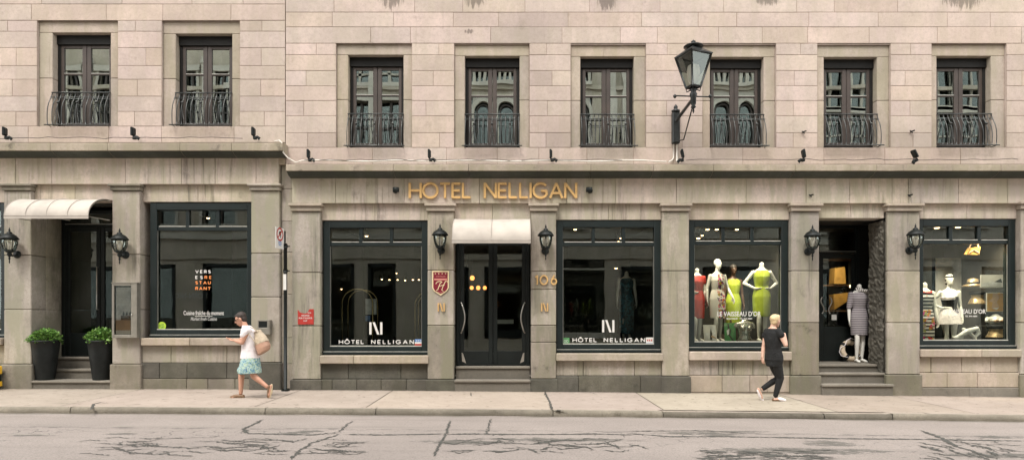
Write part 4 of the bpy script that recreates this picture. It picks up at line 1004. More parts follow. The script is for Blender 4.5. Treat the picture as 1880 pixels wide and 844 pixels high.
# awnings
def awning(name,x0,x1,zt,zb,p,label,ribs):
    o=empty('awning',((x0+x1)/2,0,zb),label,'awning'); mb=MB(); n=12; rr=[]
    prof=[(-p*math.sin(math.pi/2*t/n),zb+.02+(zt-zb-.02)*math.cos(math.pi/2*t/n)) for t in range(n+1)]
    m=24; vs=[]
    for i in range(m+1):
        x=x0+(x1-x0)*i/m
        fr=abs(math.sin(math.pi*i/m*(ribs-1))); sag=.018*fr
        for j,(y,z) in enumerate(prof): k=math.sin(math.pi*j/n)*sag; vs.append((x,y+k*.5,z-k))
        vs.append((x,-p,zb-.01-.004*math.sin(i*2.1)))
    c=n+2; mb.mesh(vs,[(i*c+j,i*c+j+1,(i+1)*c+j+1,(i+1)*c+j) for i in range(m) for j in range(c-1)],0,1.,True)
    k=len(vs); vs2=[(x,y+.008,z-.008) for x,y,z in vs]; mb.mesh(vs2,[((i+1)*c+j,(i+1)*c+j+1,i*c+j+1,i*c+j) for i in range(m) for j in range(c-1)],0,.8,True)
    mb.build('canopy',['awning_cloth'],o)
    mb=MB()
    for i in range(ribs*2-1):
        x=x0+.006+(x1-x0-.012)*i/(ribs*2-2); mb.tube([(x,y-.002,z+.003-.012*math.sin(math.pi*j/n)*(i%2)) for j,(y,z) in enumerate(prof)],.006,5,0,False,.88)
    mb.tube([(x0,-p-.002,zb+.012),(x1,-p-.002,zb+.012)],.006,5,0,False,.85); mb.box(x0,x1,-p-.004,-p+.002,zb-.045,zb+.005,0,.93); mb.build('hem',['awning_cloth'],o)
    mb=MB()
    for i in range(ribs):
        x=x0+.015+(x1-x0-.03)*i/(ribs-1); mb.tube([(x,y*.985,z-.022) for y,z in prof],.012,6); mb.tube([(x,-.0,zb+.02),(x,-p+.02,zb+.0)],.010,6)
    mb.tube([(x0+.01,-p+.015,zb+.0),(x1-.01,-p+.015,zb+.0)],.013,6); mb.build('frame',['case_metal'],o)
    return o
awning('a',X(836),X(972.5),Z(403)+.0,Z(442,-.75),.75,'short cream cloth awning curving out over the hotel entrance','' or 2)
awning('b',X(905-940+940)*0-9.62,-8.02,Z(367),Z(397,-.66),.66,'long cream cloth awning in two curved bays over the restaurant doorway',3)
# planters
def planter(px,lb,seed):
    y=.17; x=X(px,y); z=Z(698); o=empty('planter',(x,y,z),lb,'planter','tall dark planters on the restaurant step')
    mb=MB(); s=.79; mb.lathe([(.16,0),(.165,.02),(.2,.3),(.235,.6),(.25,.76),(.262,.775),(.262,.8),(.235,.8),(.225,.72)],(x,y,z),28); mb.build('pot',['pot_glaze'],o)
    mb=MB(); mb.lathe([(.22,.70),(.01,.74)],(x,y,z),16); mb.build('soil',['soil'],o)
    r=random.Random(seed); mb=MB(); st=MB()
    for k in range(26):
        a=r.uniform(0,6.28); q=r.uniform(.02,.2); st.tube([(x+q*.4*math.cos(a),y+q*.4*math.sin(a),z+.72),(x+q*math.cos(a),y+q*math.sin(a),z+.9)],.004,4)
    for k in range(1500 if seed==1 else 950):
        a=r.uniform(0,6.283); el=math.asin(r.uniform(-.25,1.)); R=r.uniform(.55,1.)**.6*(1+.32*noise.noise(V((math.cos(a)*2.2,math.sin(a)*2.2,el*2+seed*5))))*(1.18 if r.random()<.06 else 1)
        c=V((x+.25*R*math.cos(a)*math.cos(el),y+.25*R*math.sin(a)*math.cos(el),z+.80+.21*R*math.sin(el)+.02*noise.noise(V((a*3,el*3,seed)))))
        d=V((math.cos(a)*math.cos(el),math.sin(a)*math.cos(el),math.sin(el)+.4)).normalized()+V((r.gauss(0,.45),r.gauss(0,.45),r.gauss(0,.35))); d.normalize()
        u=d.cross(V((r.gauss(0,1),r.gauss(0,1),r.gauss(0,1)))).normalized(); L=r.uniform(.03,.055)*(1 if seed==1 else 1.3); w=L*.36; up=d.cross(u)*.006
        t=r.uniform(.55,1.25); mb.face([c,c+d*L*.45+u*w+up,c+d*L,c+d*L*.45-u*w+up],0,(t*r.uniform(.85,1.15),t,t))
    st.build('stem',['bark'],o); mb.build('foliage',['leaf'],o)
planter(83.5,'tall black planter with a dense green bush on the left end of the restaurant step',1)
planter(187,'tall black planter with a green bush on the right end of the restaurant step',2)
# framed menu case
o=empty('menu_case',(X(229),0,Z(620)),'grey metal glazed menu case with a poster inside, fixed to the pilaster','menu case')
Y0=-.14; a,b,zt,zb=X(205,Y0),X(251,Y0),Z(520,Y0),Z(620,Y0)
mb=MB(); w=.045; mb.box(a,a+w,Y0,-.0,zb,zt,0,1,.005); mb.box(b-w-.07,b,Y0,-.0,zb,zt,0,1,.005); mb.box(a+w,b-w-.07,Y0+.001,-.0,zt-w,zt,0,1,.005); mb.box(a+w,b-w-.07,Y0+.001,0,zb,zb+w+.02,0,1,.005); mb.box(a+w,b-w-.07,-.03,-.01,zb+w,zt-w,0)
mb.box(a-.01,b+.01,Y0-.01,0,zt+.002,zt+.02,0,1.,.004); mb.build('frame',['case_metal'],o)
pa,pb,pz0,pz1=a+w+.02,b-w-.09,zb+w+.03,zt-w-.03; ph=pz1-pz0
mb=MB(); PO=-.062; mb.box(pa,pb,-.045,-.035,pz0,pz1,0); mb.box(pa+.002,pb-.002,-.049,-.046,pz0+.0,pz0+ph*.08,3); mb.box(pa+.002,pb-.002,-.049,-.046,pz0+ph*.081,pz0+ph*.30,1); mb.box(pa+.1,pb-.002,-.051,-.046,pz0+ph*.301,pz0+ph*.40,2)
for k in range(3):
    cx=pa+.15+.065*k; cz=pz0+ph*.40
    mb.prism([(cx+.017*math.cos(q*.628)+ (0.004 if q<3 else 0),cz+.03+.03*math.sin(q*.628)) for q in range(10)],-.052,-.05,4); mb.prism([(cx+.006+.009*math.cos(q*.785),cz+.068+.009*math.sin(q*.785)) for q in range(8)],-.0525,-.05,4)
r=random.Random(2)
for k in range(16):
    z=pz1-.02-k*.019; mb.box(pa+.015,pa+.015+r.uniform(.12,pb-pa-.04),-.047,-.0455,z-.006,z,5)
mb.v=[(x_,y_+PO,z_) for x_,y_,z_ in mb.v]; mb.build('poster',['photo_grey','photo_tan','wood','photo_pale','photo_dark','photo_pale'],o)
mb=MB(); mb.face([(a+w,-.127,zb+w),(b-w-.07,-.127,zb+w),(b-w-.07,-.127,zt-w),(a+w,-.127,zt-w)]); mb.build('pane',['lamp_glass'],o)
mb=MB(); mb.lathe([(.012,0),(.012,.02)],(b-.09,Y0-.0,(zb+zt)/2-.08),8,rot=Matrix.Rotation(math.radians(90),3,'X')); mb.build('lock',['steel'],o)
# steel ash box
o=empty('ash_box',(X(485),0,Z(615)),'small grey metal ash and litter box fixed to the pilaster beside the woman','ash box')
a,b,zt,zb=X(474,-.1),X(496,-.1),Z(587,-.1),Z(614,-.1); mb=MB(); mb.box(a,b,-.13,0,zb,zb+.14,0,1,.008); mb.box(a,a+.02,-.13,0,zb+.14,zt,0,1,.004); mb.box(b-.05,b,-.13,0,zb+.14,zt,0,1,.004); mb.box(a+.02,b-.05,-.13,0,zt-.025,zt,0,1,.004); mb.box(a+.02,b-.05,-.02,0,zb+.14,zt-.025,0); mb.build('casing',['case_metal'],o)
mb=MB(); mb.box(a+.022,b-.052,-.125,-.03,zb+.145,zt-.027,0); mb.build('opening',['black_paint'],o)
# parking sign
o=empty('parking_sign',(X(524,-.2),-.2,gz(-4.5)),'dark metal post with a white no-parking panel turned side-on','road sign')
x=X(524,-.2); g=gz(-4.5); ztp=Z(440,-.2)
mb=MB(); mb.tube([(x,-.2,g),(x,-.2,g+.03)],.08,12); mb.tube([(x,-.2,g+.0),(x,-.2,Z(447,-.2))],.034,10); mb.tube([(x-.01,-.2,Z(475,-.2)),(x-.01,-.2,Z(424,-.2))],.016,8)
for q in (497,452): mb.tube([(x,-.2,Z(q,-.2)-.03),(x,-.2,Z(q,-.2)+.03)],.045,10); mb.tube([(x,-.2,Z(q,-.2)),(x+.085,-.2,Z(q,-.2))],.012,6)
mb.build('post',['black_paint'],o)
mb=MB(); mb.box(x-.03,x+.03,-.237,-.235,Z(532,-.2),Z(503,-.2),0); mb.build('label_strip',['white_print'],o)
n=V((math.cos(math.radians(28)),math.sin(math.radians(28))*-1,0)); 
# panel: hinge on the post, reaching towards the street and a little left
e=V((-.045,-.33,0)); q0=V((x-.02,-.22,0)); zt,zb=Z(420,-.2),Z(458,-.2); nn=V((-e.y,e.x,0)).normalized()
if nn.x<0: nn=-nn
def pt(u,v,d=0.): p=q0+e*u+nn*d; return (p.x,p.y,zb+(zt-zb)*v)
mb=MB(); mb.mesh([pt(0,0),pt(1,0),pt(1,1),pt(0,1),pt(0,0,-.006),pt(1,0,-.006),pt(1,1,-.006),pt(0,1,-.006)],[(0,1,2,3),(7,6,5,4),(0,4,5,1),(2,6,7,3),(1,5,6,2),(3,7,4,0)],0,1.,False); pn=mb.build('sign_panel',['white_print'],o)
mb=MB(); 
def disc(cu,cv,r0,r1,d,mat,segs=24,a0=0,a1=360):
    ar=(zt-zb)/e.length; L=[pt(cu+r_*math.cos(math.radians(a0+(a1-a0)*i/segs)),cv+r_/ar*math.sin(math.radians(a0+(a1-a0)*i/segs)),d) for r_ in (r1,r0) for i in range(segs+1)]
    mb.mesh(L,[(i,i+1,segs+2+i,segs+1+i) for i in range(segs)],mat,1.,False)
disc(.5,.68,.30,.40,.003,0); disc(.5,.73,.0,.12,.003,1); 
for u0,v0,u1,v1,m_ in ((.38,.52,.46,.84,1),(.3,.3,.7,.34,2),(.3,.22,.7,.26,2),(.34,.14,.66,.18,2)): mb.mesh([pt(u0,v0,.004),pt(u1,v0,.004),pt(u1,v1,.004),pt(u0,v1,.004)],[(0,1,2,3)],m_,1.,False)
mb.mesh([pt(.27,.82,.005),pt(.33,.87,.005),pt(.75,.54,.005),pt(.69,.5,.005)],[(0,1,2,3)],0,1.,False)
mb.build('symbol',['red_paint','black_paint','blue_print'],pn)
# yellow news box just past the left edge
o=empty('news_box',(-10.5,-.25,gz(-10.3)),'yellow newspaper box at the far left edge of the pavement','newspaper box')
x1=X(5,-.08); g=gz(-10.3); mb=MB(); mb.box(x1-.45,x1,-.5,-.08,g+.30,g+.46,0,1.,.015); mb.box(x1-.45,x1,-.5,-.08,g+.06,g+.16,0,1.,.01); mb.build('body',['yellow_paint'],o)
mb=MB(); mb.box(x1-.43,x1-.012,-.48,-.1,g+.16,g+.30,0); mb.box(x1-.42,x1-.02,-.47,-.12,g,g+.06,0); mb.build('base',['black_paint'],o)
# ================================================================ figures
class Blob:
    def __init__(s): s.p=[]
    def loft(s,rings,n=22,power=2.0):
        # rings: (centre, half-width vector, half-depth vector)
        vs=[]
        for c,u,v in rings:
            for k in range(n):
                a=2*math.pi*k/n; ca,sa=math.cos(a),math.sin(a)
                if power!=2.: ca=math.copysign(abs(ca)**(2/power),ca); sa=math.copysign(abs(sa)**(2/power),sa)
                vs.append(V(c)+V(u)*ca+V(v)*sa)
        m=len(rings); fs=[(i*n+k,i*n+(k+1)%n,(i+1)*n+(k+1)%n,(i+1)*n+k) for i in range(m-1) for k in range(n)]
        fs+=[tuple(range(n))[::-1],tuple(range((m-1)*n,m*n))]; s.p.append((vs,fs)); return s
    def limb(s,pts,rs,n=14,flat=1.,side=None):
        pts=[V(p) for p in pts]; P=[];R=[]
        d=(pts[1]-pts[0]).normalized(); 
        for k in (0.,.35,.7,.92): P.append(pts[0]-d*rs[0]*(1-k)); R.append(rs[0]*math.sqrt(max(.01,1-(1-k)**2)))
        for i in range(len(pts)): P.append(pts[i]); R.append(rs[i])
        d=(pts[-1]-pts[-2]).normalized()
        for k in (.08,.3,.65,1.): P.append(pts[-1]+d*rs[-1]*k); R.append(rs[-1]*math.sqrt(max(.01,1-k*k)))
        rings=[];up=None
        for i,p in enumerate(P):
            t=(P[min(i+1,len(P)-1)]-P[max(i-1,0)]).normalized()
            if up is None: up=V(side) if side else (V((0,1,0)) if abs(t.y)<.9 else V((1,0,0)))
            u=(up-t*up.dot(t)).normalized(); w=t.cross(u); up=u
            rings.append((p,u*R[i],w*R[i]*flat))
        return s.loft(rings,n)
    def ell(s,c,r,fwd=(0,-1,0),up=(0,0,1),n=16):
        f=V(fwd).normalized(); u=V(up); u=(u-f*u.dot(f)).normalized(); w=f.cross(u)
        rings=[]
        for i in range(1,12):
            a=math.pi*i/12; rings.append((V(c)-u*r[2]*math.cos(a),w*r[0]*math.sin(a),f*r[1]*math.sin(a)))
        return s.loft(rings,n)
    def build(s,name,mat,parent,voxel=.009,smooth=2,fine=True):
        bm=bmesh.new()
        for vs,fs in s.p:
            b=[bm.verts.new(v) for v in vs]; F_=[]
            for f in fs:
                try: F_.append(bm.faces.new([b[i] for i in f]))
                except ValueError: pass
            bmesh.ops.recalc_face_normals(bm,faces=F_)
        me=bpy.data.meshes.new('tmp'); bm.to_mesh(me); bm.free(); ob=bpy.data.objects.new('tmp',me); COL.objects.link(ob)
        md=ob.modifiers.new('r','REMESH'); md.mode='VOXEL'; md.voxel_size=voxel; md.adaptivity=0
        sm=ob.modifiers.new('s','SMOOTH'); sm.iterations=smooth; sm.factor=.5
        bpy.context.view_layer.update()
        res=bpy.data.meshes.new_from_object(ob.evaluated_get(bpy.context.evaluated_depsgraph_get()))
        vs=[tuple(v.co) for v in res.vertices]; fs=[tuple(p.vertices) for p in res.polygons]
        bpy.data.objects.remove(ob); bpy.data.meshes.remove(me); bpy.data.meshes.remove(res)
        mb=MB(); mb.mesh(vs,fs,0,1.,True); return mb.build(name,mat,parent)
def hand(B,wrist,d,palm_n,thumb_side,s=1.,curl=.5):
    # d: direction of the fingers, palm_n: the way the palm faces
    d=V(d).normalized(); pn=V(palm_n); pn=(pn-d*pn.dot(d)).normalized(); w=d.cross(pn)*thumb_side
    wr=V(wrist); 
    B.loft([(wr+d*t*s,w*a*s,pn*b*s) for t,a,b in ((-.01,.022,.018),(.02,.030,.016),(.05,.040,.015),(.08,.040,.012),(.092,.034,.009))],14)
    for k,(o,L) in enumerate(((.029,.068),(.010,.078),(-.010,.072),(-.029,.056))):
        p=wr+(d*.083+w*o)*s; a=curl*.5; q1=p+(d*math.cos(a)+pn*math.sin(a))*L*.45*s; a2=curl*1.2; q2=q1+(d*math.cos(a2)+pn*math.sin(a2))*L*.3*s; a3=curl*1.8; q3=q2+(d*math.cos(a3)+pn*math.sin(a3))*L*.22*s
        B.limb([p,q1,q2,q3],[.0098*s,.009*s,.0085*s,.0075*s],8)
    t0=wr+(d*.025+w*.025)*s; t1=t0+(d*.5+w*.75+pn*.25)*.04*s; t2=t1+(d*.85+w*.3+pn*.3)*.03*s
    B.limb([t0,t1,t2],[.014*s,.012*s,.009*s],8)
def head(B,c,f,s=1.,ears=True,neck=None,up=(0,0,1)):
    c=V(c); f=V(f).normalized(); u=V(up); u=(u-f*u.dot(f)).normalized(); w=f.cross(u)
    B.ell(c+u*.025*s-f*.012*s,(.073*s,.092*s,.090*s),f,u)
    B.loft([(c+u*z*s+f*y*s,w*a*s,f*b*s) for z,y,a,b in ((-.115,.045,.020,.018),(-.105,.035,.035,.036),(-.07,.020,.052,.060),(-.02,.012,.064,.078),(.03,.004,.069,.086))],18)
    B.limb([c+u*.012*s+f*.088*s,c-u*.022*s+f*.106*s,c-u*.030*s+f*.092*s],[.009*s,.013*s,.011*s],8)
    B.ell(c-u*.060*s+f*.086*s,(.022*s,.010*s,.008*s),f,u); B.ell(c-u*.070*s+f*.084*s,(.019*s,.010*s,.007*s),f,u)
    B.ell(c+u*.018*s+f*.074*s,(.055*s,.012*s,.010*s),f,u)
    if ears:
        for sg in (-1,1): B.ell(c+w*.074*s*sg-f*.005*s-u*.01*s,(.010*s,.020*s,.032*s),f,u)
    return c,f,u,w
def leg(B,hip,knee,ank,toe,s=1.,r=(.082,.058,.05,.052,.034),heel=None,shoe=True):
    hip,knee,ank,toe=map(V,(hip,knee,ank,toe))
    B.limb([hip,hip.lerp(knee,.4),hip.lerp(knee,.8),knee,knee.lerp(ank,.25),knee.lerp(ank,.6),ank],[r[0]*s,r[0]*.92*s,r[1]*1.02*s,r[1]*.92*s,r[3]*s,r[3]*.8*s,r[4]*s],16)
    if shoe:
        d=(toe-ank); h=V(heel) if heel is not None else ank-V((0,0,.05*s))-V((d.x,d.y,0)).normalized()*.03*s
        m=h.lerp(toe,.5)+V((0,0,.012*s)); B.limb([h,m,h.lerp(toe,.8),toe],[.032*s,.034*s,.034*s,.02*s],12,.8)
# ---------------------------------------------------------------- woman walking left with a rucksack
def at(px,py,Y): return V((X(px,Y),Y,Z(py,Y)))
PY=-1.30
o=empty('person',(X(460,PY),PY,gz(-4.7)),'person in white shirt and blue patterned skirt, dark hair, walking left and looking down','person')
f=V((-1,0,0)); B=Blob()
N_=at(450,594,PY); P_=at(459,654,PY); lat=V((0,1,0))
hc=at(441.5,585.5,PY); hf=V((-.90,-.16,-.42)); upv=V((-.45,0,.9))
head(B,hc,hf,1.,up=upv); B.limb([at(452,604,PY),at(448,593,PY)],[.056,.05])
B.loft([(at(461,664,PY),lat*.155,f*.115),(at(460,654,PY),lat*.16,f*.125),(at(460,640,PY),lat*.13,f*.11),(at(458,622,PY),lat*.145,f*.125),(at(456,609,PY),lat*.165,f*.115),(at(453,602,PY),lat*.12,f*.08),(at(451,598,PY),lat*.06,f*.06)])
yN=PY-.17; yF=PY+.17
for yy,el,wr,hd in ((yN,(444,628.5),(432,625),(427,623)),(yF,(441,626),(430,623.5),(426,622))):
    s0=at(454,606.5,yy); e0=at(*el,yy-.02*(1 if yy<PY else -1)); w0=at(*wr,yy+(.05 if yy<PY else -.05))
    B.limb([s0,s0.lerp(e0,.5),e0],[.05,.046,.038]); B.limb([e0,e0.lerp(w0,.35),w0],[.038,.037,.025])
    hand(B,w0,V((-1,.25 if yy<PY else -.25,.12)),V((0,0,1)),1 if yy<PY else -1,.95,.55)
kf=at(443.5,685,PY+.07); af=at(442,721,PY+.06); leg(B,at(455,660,PY+.08),kf,af,at(424.5,728.3,PY+.05),1.,heel=at(444,727.5,PY+.06))
kb=at(466,690,PY-.06); ab=at(490,709,PY-.05); leg(B,at(459,660,PY-.055),kb,ab,at(493.5,728,PY-.06),1.,heel=at(498,708,PY-.06))
B.build('body','skin',o,.0065)
B=Blob() # hair
u=V(upv).normalized(); fw=(hf-u*hf.dot(u)).normalized(); w_=fw.cross(u)
B.ell(hc+u*.045-fw*.032,(.083,.092,.083),fw,u); B.ell(hc-fw*.055-u*.015,(.074,.05,.075),fw,u); B.ell(hc+u*.078+fw*.028,(.055,.05,.03),fw,u)
B.build('hair','hair_dark',o,.009,1)
B=Blob()
for sg in (-1,1): B.ell(hc+fw*.078+u*.012+w_*.032*sg,(.028,.012,.02),fw,u); B.limb([hc+fw*.07+u*.015+w_*.06*sg,hc-fw*.0+u*.01+w_*.083*sg],[.005,.005],6)
B.build('sunglasses','black_paint',o,.004,1)
B=Blob() # shirt
B.loft([(at(459,657,PY),lat*.185,f*.165),(at(459.5,645,PY),lat*.172,f*.15),(at(459.5,630,PY),lat*.168,f*.142),(at(458,617,PY),lat*.172,f*.148),(at(456.5,607,PY),lat*.182,f*.125),(at(454,600.5,PY),lat*.125,f*.085),(at(452,597,PY),lat*.075,f*.07)])
for yy in (yN,yF): B.limb([at(455,605.5,yy*.97+PY*.03),at(451,609.5,yy),at(447.5,615,yy)],[.062,.066,.066])
B.limb([at(447,597,PY+.05),at(445,602,PY+.05)],[.02,.015],8); B.build('shirt','cloth_white',o,.008,2)
B=Blob() # skirt
B.loft([(at(459,684,PY),lat*.215,f*.195),(at(459,677,PY),lat*.215,f*.19),(at(459.5,665,PY),lat*.205,f*.168),(at(460,655,PY),lat*.18,f*.15),(at(460,648,PY),lat*.15,f*.13)]); B.limb([at(450,675,PY+.08),at(444,680,PY+.07)],[.09,.085])
B.build('skirt','skirt_print',o,.009,1)
for h,t,nm in (((446,728.5),(423.5,729.2),PY+.055),):
    B=Blob(); B.limb([at(446,727,nm),at(436,726.6,nm),at(429,727.8,nm),at(424,728.6,nm)],[.036,.036,.036,.024],12,1.); B.build('shoe','shoe_brown',o,.007,1)
    B=Blob(); B.limb([at(446,730,nm),at(424,730.2,nm)],[.034,.028],10,1.); mm=B.p[-1]; B.p[-1]=([V((v.x,v.y,gz(v.x)+.002+(0.014 if i%2 else 0.014)*max(0,min(1,(v.z-gz(v.x)+.02)/.04)))) for i,v in enumerate(mm[0])],mm[1]); B.build('sole','sole',o,.006,0)
B=Blob(); B.limb([at(495.5,709,PY-.06),at(494,718,PY-.06),at(492.5,727.5,PY-.06)],[.034,.036,.024],12); B.build('shoe','shoe_brown',o,.007,1)
B=Blob(); B.limb([at(498.7,706,PY-.06),at(498,719,PY-.06),at(495.2,729,PY-.06)],[.02,.026,.014],10); B.build('sole','sole',o,.006,1)
bk=empty('backpack',(X(478,PY),PY,Z(648,PY)),'cream drawstring backpack with a tan lower half on the back of the walking person','backpack')
B=Blob(); ax=V((.5,0,-.86)); 
B.loft([(at(485,646,PY-.02),lat*.12,V((.09,0,.06))),(at(484,638,PY-.02),lat*.135,V((.11,0,.05))),(at(480,628,PY-.02),lat*.135,V((.105,0,.045)))],20,2.6); B.build('lower_half','leather_tan',bk,.009,1)
B=Blob(); B.loft([(at(481,630,PY-.02),lat*.14,V((.115,0,.05))),(at(478,620,PY-.02),lat*.125,V((.09,0,.04))),(at(474,611,PY-.02),lat*.085,V((.055,0,.03))),(at(472.5,607,PY-.02),lat*.10,V((.05,0,.03)))],20,2.4); B.build('upper_half','canvas',bk,.009,1)
mb=MB()
for yy in (PY-.11,PY+.11): mb.tube([at(473,609,yy),at(466,603,yy-.03 if yy<PY else yy),at(459,600,yy),at(455,605,yy-(.06 if yy<PY else -.06)),at(457,613,yy-(.09 if yy<PY else -.09)),at(466,625,yy-(.07 if yy<PY else -.07)),at(478,634,yy)],.009,6)
mb.build('strap',['canvas'],bk)
# ---------------------------------------------------------------- person in black walking right
PY=-1.08
o=empty('person',(X(1422,PY),PY,gz(4.8)),'blond person in black top and trousers, walking right with one hand raised','person')
f=V((.80,.60,0)); lat=V((.60,-.80,0)); B=Blob()
hc=at(1424,588.5,PY); hf=V((.86,.5,-.05)); head(B,hc,hf,1.); B.limb([at(1417.5,605,PY),at(1420,595,PY)],[.052,.046])
rs=[(at(1421,662,PY),lat*.15,f*.115),(at(1421,652,PY),lat*.155,f*.12),(at(1420,637,PY),lat*.125,f*.10),(at(1419,622,PY),lat*.145,f*.115),(at(1419,611,PY),lat*.165,f*.105),(at(1419,604.5,PY),lat*.11,f*.075),(at(1418.5,600,PY),lat*.055,f*.055)]
B.loft(rs)
# raised right arm
s0=at(1431,609,PY-.12); e0=at(1442.5,633,PY-.20); w0=at(1440,612.5,PY-.10)
B.limb([s0,s0.lerp(e0,.5),e0],[.047,.043,.036]); B.limb([e0,e0.lerp(w0,.35),w0],[.037,.037,.025]); hand(B,w0,V((-.75,.2,.42)),V((-.3,.3,-.6)),1,.95,.5)
# left arm hanging behind
s1=at(1407,609,PY+.10); e1=at(1401.5,637,PY+.10); w1=at(1400,655,PY+.05)
B.limb([s1,s1.lerp(e1,.5),e1],[.045,.041,.034]); B.limb([e1,e1.lerp(w1,.35),w1],[.035,.034,.024]); hand(B,w1,V((.05,0,-1)),V((.7,.3,0)),-1,.9,.6)
ks=at(1432.5,694,PY-.02); as_=at(1424,725,PY-.02); leg(B,at(1426,660,PY-.06),ks,as_,at(1439,733.5,PY-.02),1.,r=(.075,.055,.05,.047,.030),heel=at(1421,732.5,PY-.02))
kb=at(1429,693,PY+.10); ab=at(1400,713,PY+.08); leg(B,at(1418,660,PY+.07),kb,ab,at(1399.5,733,PY+.08),1.,r=(.075,.055,.05,.047,.030),heel=at(1392.5,714,PY+.08))
B.build('body','pale_skin',o,.0065)
B=Blob(); u=V((0,0,1)); fw=V((hf.x,hf.y,0)).normalized(); 
B.ell(hc+u*.042-fw*.022,(.084,.098,.083),fw,u); B.ell(hc-fw*.048-u*.018,(.068,.052,.06),fw,u); B.ell(hc+u*.088+fw*.03,(.05,.07,.03),fw,u); B.build('hair','hair_blond',o,.009,1)
B=Blob(); B.loft([(at(1421,661,PY),lat*.172,f*.138),(at(1421,653,PY),lat*.168,f*.135),(at(1420,640,PY),lat*.142,f*.12),(at(1419,622,PY),lat*.162,f*.13),(at(1419,611,PY),lat*.182,f*.118),(at(1419,605,PY),lat*.15,f*.09),(at(1418.5,602.5,PY),lat*.09,f*.075)])
B.limb([at(1429,608,PY-.12),at(1434,614.5,PY-.16)],[.062,.062]); B.limb([at(1408,608,PY+.09),at(1404.5,616,PY+.10)],[.06,.058]); B.build('top','cloth_black',o,.008,2)
B=Blob(); B.loft([(at(1421.5,672,PY),lat*.14,f*.12),(at(1421,662,PY),lat*.165,f*.13),(at(1421,652,PY),lat*.162,f*.125)])
h=at(1426,662,PY-.06); B.limb([h,h.lerp(ks,.5),ks,ks.lerp(as_,.35),as_],[.088,.08,.066,.06,.044],16); h=at(1418,662,PY+.07); B.limb([h,h.lerp(kb,.5),kb,kb.lerp(ab,.35),ab+(kb-ab)*.06],[.088,.08,.064,.058,.046],16)
B.build('trousers','cloth_black',o,.008,1)
B=Blob(); B.limb([at(1420,733,PY-.02),at(1430,733.2,PY-.02),at(1440,734.5,PY-.02)],[.03,.034,.026],12); B.build('shoe','shoe_brown',o,.007,1)
B=Blob(); B.limb([at(1430,732,PY-.025),at(1434,732.5,PY-.025),at(1440.5,734.2,PY-.025)],[.034,.038,.028],12); B.build('shoe_strap','cloth_white',o,.007,1)
B=Blob(); B.limb([at(1391.5,716,PY+.08),at(1395.5,726,PY+.08),at(1400.5,735,PY+.08)],[.024,.032,.022],12); B.build('shoe','cloth_white',o,.007,1)
